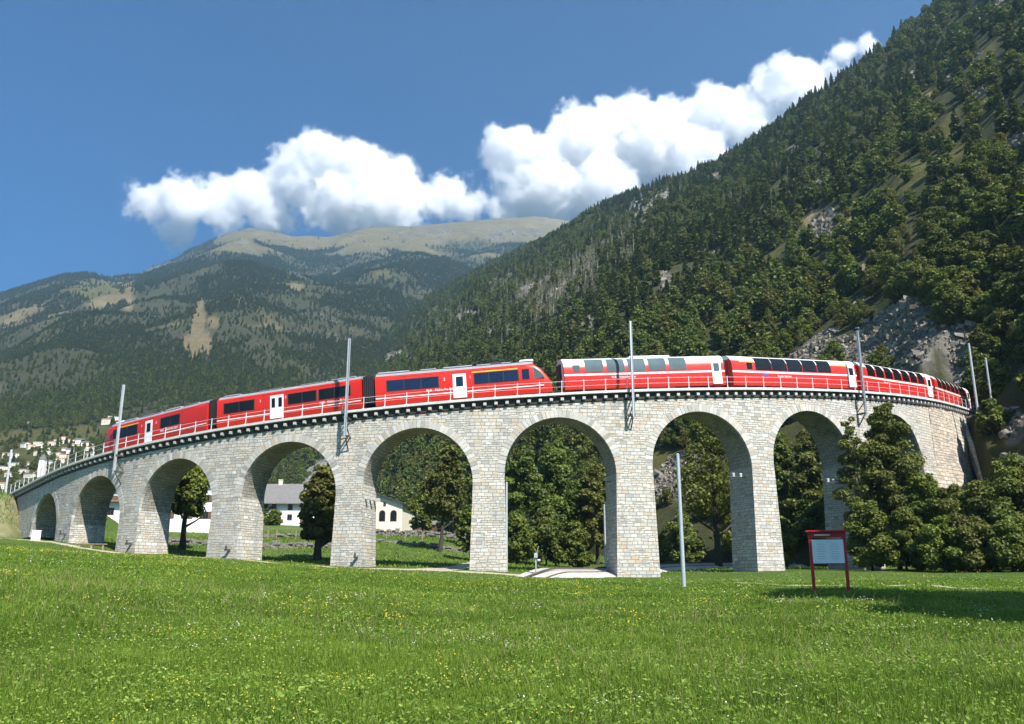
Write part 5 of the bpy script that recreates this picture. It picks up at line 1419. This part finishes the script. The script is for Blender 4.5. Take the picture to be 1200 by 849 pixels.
# fence posts on the lawn
fp_me = MB(); fp_me.box((0, 0, .6), (.10, .10, 1.3)); fme = fp_me.mesh('fence_post'); fme.materials.append(M['plank'])
for k, (px, d) in enumerate(((312, 120), (322, 118), (345, 116), (474, 118), (494, 117), (540, 113), (452, 119), (455, 125))):
    x, y = at(px, d); o = link('fence_post', fme); o.location = (x, y, gz(x, y)); set_props(o, 'thin pale fence post on the lawn beyond the arches', 'fence post', 'fence posts on the lawn')
# village on the slope at the left
VM = []
for k in range(4):
    q = [(11, 9, 5.6, 2.0), (14, 10, 7.5, 1.8), (9, 8, 5, 2.2), (18, 10, 6.5, 1.2)][k]
    w, dp, h, rise = q; m = MB(); m.prism([(-dp / 2, -4), (-dp / 2, h), (0, h + rise), (dp / 2, h), (dp / 2, -4)], -w / 2, w / 2)
    e = .5; kk = rise / (dp / 2)
    m.prism([(-dp / 2 - e, h - kk * e + .03), (0, h + rise + .03), (dp / 2 + e, h - kk * e + .03), (dp / 2 + e, h - kk * e + .3), (0, h + rise + .35), (-dp / 2 - e, h - kk * e + .3)], -w / 2 - e, w / 2 + e, mi=1)
    for z in np.arange(1.6, h - .5, 2.8):
        for xw in np.arange(-w / 2 + 1.6, w / 2 - 1, 2.9): m.box((xw, -dp / 2 - .01, z), (1.1, .08, 1.3), mi=2)
    for z in np.arange(1.6, h - .5, 2.8):
        for yw in np.arange(-dp / 2 + 2, dp / 2 - 1, 3): m.box((w / 2 + .01, yw, z), (.08, 1.1, 1.3), mi=2)
    me = m.mesh('village_house')
    for mm in (['plaster', 'plaster_cream', 'plaster', 'plaster_cream'][k], ['slate', 'terracotta', 'slate', 'slate'][k], 'glass'): me.materials.append(M[mm])
    VM.append(me)
rv = np.random.default_rng(21); placed = []
targets = [(8, 538), (4, 552), (20, 553), (26, 556), (14, 536), (30, 523), (36, 527), (42, 521), (48, 523), (54, 526), (60, 530), (46, 534), (52, 538), (70, 520), (78, 518), (84, 521), (92, 519), (98, 522), (66, 536), (74, 538), (82, 532), (90, 536), (96, 530), (104, 527), (40, 548), (48, 552), (58, 545), (30, 545), (12, 560), (64, 524), (88, 526), (112, 524), (34, 560), (22, 568), (6, 572), (76, 527), (56, 534), (102, 538), (108, 532), (16, 546), (125, 497), (133, 494), (33, 498), (70, 543)]
for k, (px, py) in enumerate(targets):
    p = mount.at_pixel(px, py)
    o = link('village_house', VM[int(rv.integers(0, 4))]); o.location = (p[0], p[1], p[2] - .3); o.rotation_euler = (0, 0, rv.normal() * .35 + .1); s = .75 + .35 * rv.random(); s *= np.clip(p[1] / 620, .6, 1.1) * .46; o.scale = (s,) * 3
    set_props(o, 'small pale house of the distant village on the slope at the left', 'house', 'houses of the distant village')
# village church tower
p = mount.at_pixel(49, 560); ch = thing('church_tower', 'white church tower with a pointed roof among the village houses', 'church tower', Matrix.Translation(tuple(p)))
m = MB(); m.box((0, 0, 3.5), (2.6, 2.6, 9)); m.build('shaft', M['plaster'], ch); m = MB(); m.box((0, 0, 9.5), (2.9, 2.9, 3.2), taper=(.05, .05)); m.build('spire', M['slate'], ch)

# loose blocks of the scree, too many to count
rs_ = np.random.default_rng(77)
Pq = hill.sample(30000, np.clip(H_rock - .25, 0, 1)[:HN] * np.where(HY[:HN] < 420, 1, .06) * np.where((hp[:HN] > 420) & (hp[:HN] < 1260), 1, 0), rs_)
n = len(Pq); base = np.array([(-1, -1, -1), (1, -1, -1), (1, 1, -1), (-1, 1, -1), (-1, -1, 1), (1, -1, 1), (1, 1, 1), (-1, 1, 1)], float)
sz_ = np.clip(rs_.gamma(1.6, .15, (n, 1, 1)), .08, 1.1) * np.clip(Pq[:, 1] / 190, .55, 1.4)[:, None, None]
B_ = base[None] * (.55 + .6 * rs_.random((n, 8, 3))) * sz_ * np.array([1, .8, .6]); a_ = rs_.random(n) * 6.283; c_, s_ = np.cos(a_)[:, None], np.sin(a_)[:, None]
B_ = np.stack([B_[..., 0] * c_ - B_[..., 1] * s_, B_[..., 0] * s_ + B_[..., 1] * c_, B_[..., 2] + B_[..., 0] * .35], -1) + Pq[:, None, :] + np.array([0, 0, .1])
fq = np.array([(0, 3, 2, 1), (4, 5, 6, 7), (0, 1, 5, 4), (1, 2, 6, 5), (2, 3, 7, 6), (3, 0, 4, 7)])
nn_ = NT('scree_blocks'); vv_ = nn_.attr('v'); cc_ = nn_.ramp(vv_, [(0, (.09, .08, .065)), (.5, (.195, .172, .138)), (.85, (.30, .27, .22)), (1, (.26, .20, .13))])
so = link('scree', mesh_np('scree', B_.reshape(-1, 3), (fq[None] + 8 * np.arange(n)[:, None, None]).reshape(-1, 4), False, {'v': np.repeat(rs_.random(n), 8)}), None, [nn_.finish(nn_.principled(cc_, .95, spec=.1))])
set_props(so, 'grey broken scree blocks lying on the bare strips of the hillside', 'scree', kind='stuff')

# ================================================================ GRASS AND FLOWERS
rgx = np.random.default_rng(17)
def in_path(x, y):
    k = np.zeros(len(x), bool)
    for cx, cy_, w in PATHS:
        for i in range(0, len(cx), 3):
            k |= (x - cx[i]) ** 2 + (y - cy_[i]) ** 2 < (w[i] * .42) ** 2
    for i in range(0, len(lx), 2): k |= (x - lx[i]) ** 2 + (y - ly[i]) ** 2 < 2.1 ** 2
    return k
def field(n, y0, y1, p=1.0, marg=1.5):
    """points over the part of the meadow in front of the camera, denser near it"""
    r = rgx.random(n)
    y = (y0 ** (2 - p) + r * (y1 ** (2 - p) - y0 ** (2 - p))) ** (1 / (2 - p))
    x = (rgx.random(n) * 2 - 1) * (y * .66 + marg)
    return x, y
def grass_mesh(name, parts):
    Vs, Fs, vs, b = [], [], [], 0
    for x, y, h, w in parts:
        n = len(x); z = ground_fast(x, y)
        a = rgx.random(n) * 6.283; l = h * (.15 + .75 * rgx.random(n) ** 1.5); la = rgx.random(n) * 6.283
        bx, by = np.cos(a) * w, np.sin(a) * w
        p0 = np.stack([x - bx, y - by, z - .02], -1); p1 = np.stack([x + bx, y + by, z - .02], -1)
        mx, my = x + np.cos(la) * l * .35, y + np.sin(la) * l * .35
        tx, ty, tz = x + np.cos(la) * l, y + np.sin(la) * l, z + h * (1 - .25 * l / h)
        p2 = np.stack([tx + bx * .22, ty + by * .22, tz], -1); p3 = np.stack([tx - bx * .22, ty - by * .22, tz], -1)
        V = np.stack([p0, p1, p2, p3], 1).reshape(-1, 3)
        Fs.append((np.arange(4 * n).reshape(n, 4) + b)); b += 4 * n; Vs.append(V)
        c = np.clip(.5 + .42 * rgx.normal(size=n) * .55 + .26 * fbm(x * .35, y * .35, 77, 4) + .25 * fbm(x * 2.2, y * 2.2, 79, 3), 0, 1); vs.append(np.repeat(c, 4))
    return mesh_np(name, np.concatenate(Vs), np.concatenate(Fs), False, {'v': np.concatenate(vs)})
_gxs = np.linspace(-75, 75, 376); _gys = np.linspace(4, 156, 381)
_GG = np.concatenate([ground(*np.meshgrid(_gxs, _gys[i:i + 20])) for i in range(0, 381, 20)])
def ground_fast(x, y):
    i = np.clip((x + 75) / .4, 0, 374.999); j = np.clip((y - 4) / .4, 0, 379.999)
    a, b = i.astype(int), j.astype(int); f, g = i - a, j - b
    return (_GG[b, a] * (1 - f) + _GG[b, a + 1] * f) * (1 - g) + (_GG[b + 1, a] * (1 - f) + _GG[b + 1, a + 1] * f) * g
def behind_front(x, y):
    """True on the camera's side of the viaduct and clear of the thicket"""
    return y < np.interp(x, _X[::20], _Y[::20]) + 3.5
def trim(x, y):
    k = ~in_path(x, y) & behind_front(x, y)
    return x[k], y[k]
M['grass'] = leaf_material('grass_blades', (0.054, 0.094, 0.011), (0.125, 0.205, 0.019), (0.25, 0.325, 0.048), .38, (.12, .17, .03), 0.0)
M['weed'] = leaf_material('meadow_herbs', (0.075, 0.13, 0.018), (0.14, 0.215, 0.028), (0.26, 0.33, 0.06), .3, (.2, .2, .05), 0.0)
parts = []
for n, y0, y1, p, h0, h1, w in ((430000, 8, 18, 1.0, .06, .27, .0062), (400000, 17, 34, 1.0, .07, .26, .011), (300000, 33, 56, 1.0, .07, .22, .021), (130000, 54, 92, 1.0, .04, .10, .034)):
    x, y = trim(*field(n, y0, y1, p)); tall = np.clip(.5 + 1.0 * fbm(x * .5, y * .5, 55, 4), .05, 1)
    short = np.where((y > 40) & (x > 6), .45, 1.0)
    parts.append((x, y, (h0 + (h1 - h0) * tall * rgx.random(len(x))) * short, w * (.6 + .8 * rgx.random(len(x)))))
xb = rgx.uniform(-62, 45, 60000); yb = rgx.uniform(70, 150, 60000); kb = ~behind_front(xb, yb) & ~in_path(xb, yb) & (np.abs(xb / yb) < .68); xb, yb = xb[kb], yb[kb]
xc = rgx.uniform(-78, -57, 16000); yc_ = rgx.uniform(93, 114, 16000); kc = fbm(xc * .6, yc_ * .6, 91, 3) > -.12; xc, yc_ = xc[kc], yc_[kc]
parts.append((np.clip(xc, -74.9, 0), yc_, .10 + .30 * rgx.random(len(xc)), .03 + .03 * rgx.random(len(xc))))
parts.append((xb, yb, 0.08 + .16 * rgx.random(len(xb)), .05 + .04 * rgx.random(len(xb))))
go_ = link('grass', grass_mesh('grass', parts), None, [M['grass']]); set_props(go_, 'long green meadow grass in front of the viaduct', 'grass', kind='stuff')
# broad leaved herbs
def herb_patch(n, y0, y1, size, thr, seed):
    x, y = trim(*field(n, y0, y1, 1.0)); k = fbm(x * .55, y * .55, seed, 4) > thr; x, y = x[k], y[k]; n = len(x)
    P = np.stack([x, y, ground_fast(x, y) + .03 + .16 * rgx.random(n)], -1)
    return P, np.stack([rgx.normal(size=n) * .5, rgx.normal(size=n) * .5 - .25, np.ones(n)], -1), size
V, Fq, vv, b = [], [], [], 0
for args in ((40000, 8, 20, .023, -.2, 201), (30000, 19, 40, .036, -.2, 203), (12000, 38, 60, .05, -.05, 207), (1500, 8, 15, .045, .24, 211), (260, 8, 14, .06, .34, 213)):
    P, N, sz_ = herb_patch(*args); q, f = leaf_quads(P, N, sz_, rgx, .6); V.append(q); Fq.append(f + b); b += len(q); vv.append(np.repeat(rgx.random(len(P)), 4))
# ripe stalks and seed heads standing above the grass
x, y = trim(*field(9000, 8, 34, 1.0)); k = fbm(x * .4, y * .4, 331, 4) > -.05; x, y = x[k], y[k]
M['stalk'] = leaf_material('ripe_stalks', (.16, .13, .06), (.24, .20, .09), (.32, .26, .14), .2, (.2, .15, .08), 0.0)
sk = link('seed_stalks', grass_mesh('seed_stalks', [(x, y, .20 + .22 * rgx.random(len(x)), np.clip(.0030 * y / 9, .003, .009))]), None, [M['stalk']]); set_props(sk, 'thin ripe stalks standing above the meadow grass', 'grass stalks', kind='stuff')
ho = link('meadow_herbs', mesh_np('meadow_herbs', np.concatenate(V), np.concatenate(Fq), False, {'v': np.concatenate(vv)}), None, [M['weed']]); set_props(ho, 'clover and other broad leaved herbs growing in the meadow grass', 'herbs', kind='stuff')
def flowers(name, mat, label, n, size, thr, seed, zone):
    x, y = trim(*field(n, 8.5, 66, 1.0)); k = (fbm(x * .3, y * .3, seed, 4) + zone(x, y)) > thr; x, y = x[k], y[k]; n = len(x)
    m_ = 3; off = rgx.normal(size=(n, m_, 2)) * .05
    X = (x[:, None] + off[..., 0]).ravel(); Y = (y[:, None] + off[..., 1]).ravel()
    P = np.stack([X, Y, ground_fast(X, Y) + .12 + .16 * rgx.random(len(X))], -1)
    N = np.stack([rgx.normal(size=len(X)) * .35, rgx.normal(size=len(X)) * .35 - .5, np.ones(len(X))], -1)
    V, F = leaf_quads(P, N, (size * np.clip(y / 16, .75, 1.7))[:, None].repeat(m_, 1).reshape(-1, 1), rgx, .9)
    o = link(name, mesh_np(name, V, F), None, [mat]); return set_props(o, label, 'flowers', kind='stuff')
flowers('yellow_flowers', simple('yellow_petals', (.55, .42, .03), .6, 0, .1), 'small yellow meadow flowers scattered in the grass', 6500, .012, .25, 301, lambda x, y: .28 * sstep(34, 56, y) * sstep(10, -6, x) - .12 * sstep(2, 12, x))
flowers('white_flowers', simple('white_petals', (.62, .55, .56), .6, 0, .08), 'small white and pinkish flower heads scattered in the grass', 3000, .010, .30, 303, lambda x, y: .22 * sstep(40, 14, y) - .1)

# ================================================================ AIR AND CLOUDS
hz = bpy.data.materials.new('haze_air'); hz.use_nodes = True; ht = hz.node_tree; ht.nodes.clear()
ho_ = ht.nodes.new('ShaderNodeOutputMaterial'); pv = ht.nodes.new('ShaderNodeVolumePrincipled')
pv.inputs['Color'].default_value = (.50, .76, 1.0, 1); pv.inputs['Density'].default_value = 0.00015; pv.inputs['Anisotropy'].default_value = 0.5
ht.links.new(pv.outputs[0], ho_.inputs['Volume'])
m = MB(); zlo = float(min(GZ.min(), HZ.min(), MZ.min())) - 1.0; zhi = float(max(HZ.max(), MZ.max())) + 25
m.box((0, 1300, (zlo + zhi) / 2), (9600, 6400, zhi - zlo)); hzo = m.build('haze', [hz]); hzo.display_type = 'WIRE'
set_props(hzo, 'thin bluish air between the viewer and the far mountain', 'haze', kind='stuff')

def cloud(name, label, D, depth, bl, vox, sigma, seed):
    sigma *= .65
    P = [(ray(px, py, D), r * 5.75) for px, py, r in bl]
    lo = np.min([p - r * 1.35 for p, r in P], 0); hi = np.max([p + r * 1.35 for p, r in P], 0)
    lo[1], hi[1] = D - depth / 2, D + depth / 2
    o = link(name, bpy.data.meshes.new(name)); o.data.from_pydata([tuple(lo), tuple(hi)], [], [])
    set_props(o, label, 'cloud', kind='stuff')
    mt = bpy.data.materials.new(name + '_vapour'); mt.use_nodes = True; t = mt.node_tree; t.nodes.clear()
    ou = t.nodes.new('ShaderNodeOutputMaterial'); v = t.nodes.new('ShaderNodeVolumePrincipled'); v.inputs['Color'].default_value = (.985, .988, .99, 1); v.inputs['Density'].default_value = sigma; v.inputs['Anisotropy'].default_value = 0.0
    t.links.new(v.outputs[0], ou.inputs['Volume'])
    g = bpy.data.node_groups.new(name + '_field', 'GeometryNodeTree')
    g.interface.new_socket('Geometry', in_out='INPUT', socket_type='NodeSocketGeometry'); g.interface.new_socket('Geometry', in_out='OUTPUT', socket_type='NodeSocketGeometry')
    go = g.nodes.new('NodeGroupOutput'); pos = g.nodes.new('GeometryNodeInputPosition').outputs[0]
    def mth(op, a, b=None, c=None, clamp=False):
        n = g.nodes.new('ShaderNodeMath'); n.operation = op; n.use_clamp = clamp
        for k, q in enumerate((a, b, c)):
            if q is None: continue
            if isinstance(q, bpy.types.NodeSocket): g.links.new(q, n.inputs[k])
            else: n.inputs[k].default_value = q
        return n.outputs[0]
    def noise(scale, det, off):
        n = g.nodes.new('ShaderNodeTexNoise'); n.inputs['Scale'].default_value = scale; n.inputs['Detail'].default_value = det; n.inputs['Roughness'].default_value = .64
        ad = g.nodes.new('ShaderNodeVectorMath'); ad.operation = 'ADD'; g.links.new(pos, ad.inputs[0]); ad.inputs[1].default_value = (off, -off * 2, off * 3); g.links.new(ad.outputs[0], n.inputs['Vector'])
        return n.outputs['Fac']
    acc = None
    for k, (p, r) in enumerate(P):
        s_ = g.nodes.new('ShaderNodeVectorMath'); s_.operation = 'DISTANCE'; g.links.new(pos, s_.inputs[0]); s_.inputs[1].default_value = (p[0], D + ((k * 37) % 11 - 5) / 5 * (depth / 2 - r) * .6 if depth / 2 > r else D, p[2])
        f = mth('MULTIPLY_ADD', s_.outputs['Value'], -1.0 / r, 1.0)
        f = mth('MULTIPLY', f, r / 170.0)
        acc = f if acc is None else mth('SMOOTH_MAX', acc, f, .10)
    n1 = noise(1 / 210, 6, seed); n2 = noise(1 / 48, 5, seed + 400)
    f = mth('ADD', acc, mth('MULTIPLY', mth('SUBTRACT', n1, .5), 2.5)); f = mth('ADD', f, mth('MULTIPLY', mth('SUBTRACT', n2, .5), 1.0))
    f = mth('MULTIPLY', mth('SUBTRACT', f, .0), 3.6, clamp=True); f = mth('POWER', f, 1.4)
    vc = g.nodes.new('GeometryNodeVolumeCube'); g.links.new(f, vc.inputs['Density'])
    vc.inputs['Min'].default_value = tuple(lo); vc.inputs['Max'].default_value = tuple(hi)
    for ax, k in (('X', 0), ('Y', 1), ('Z', 2)): vc.inputs['Resolution ' + ax].default_value = int((hi[k] - lo[k]) / vox)
    sm = g.nodes.new('GeometryNodeSetMaterial'); sm.inputs['Material'].default_value = mt; g.links.new(vc.outputs[0], sm.inputs[0]); g.links.new(sm.outputs[0], go.inputs[0])
    md = o.modifiers.new('vapour', 'NODES'); md.node_group = g
    o.data.materials.append(mt)
    return o
CL_A = [(375, 195, 38), (420, 210, 45), (460, 220, 38), (350, 215, 38), (400, 235, 45), (440, 242, 40), (475, 245, 30), (375, 178, 26), (440, 188, 24), (300, 235, 34), (255, 232, 30), (215, 245, 28), (178, 238, 26), (200, 268, 22), (270, 255, 26), (320, 250, 30)]
CL_C = [(532, 226, 27), (520, 240, 22), (550, 238, 20), (505, 235, 16), (562, 236, 18), (574, 240, 15)]
CL_B = [(600, 190, 34), (640, 215, 55), (610, 235, 38), (680, 172, 48), (720, 155, 42), (745, 122, 22), (700, 225, 50), (760, 170, 55), (790, 150, 40), (830, 140, 40), (870, 132, 36), (905, 112, 32), (930, 96, 24), (970, 87, 24), (1008, 70, 16), (935, 110, 30), (955, 100, 26), (985, 76, 20), (655, 255, 26), (890, 155, 40), (810, 195, 50)]
cloud('cloud', 'long white cumulus cloud left of the middle of the sky above the bare summit', 5300, 620, CL_A, 9, .030, 11)
cloud('cloud', 'small round white puff of cloud between the two large clouds', 5300, 330, CL_C, 8, .030, 31)
cloud('cloud', 'largest white cloud bank rising behind the wooded ridge at the right', 5400, 720, CL_B, 9.5, .030, 53)
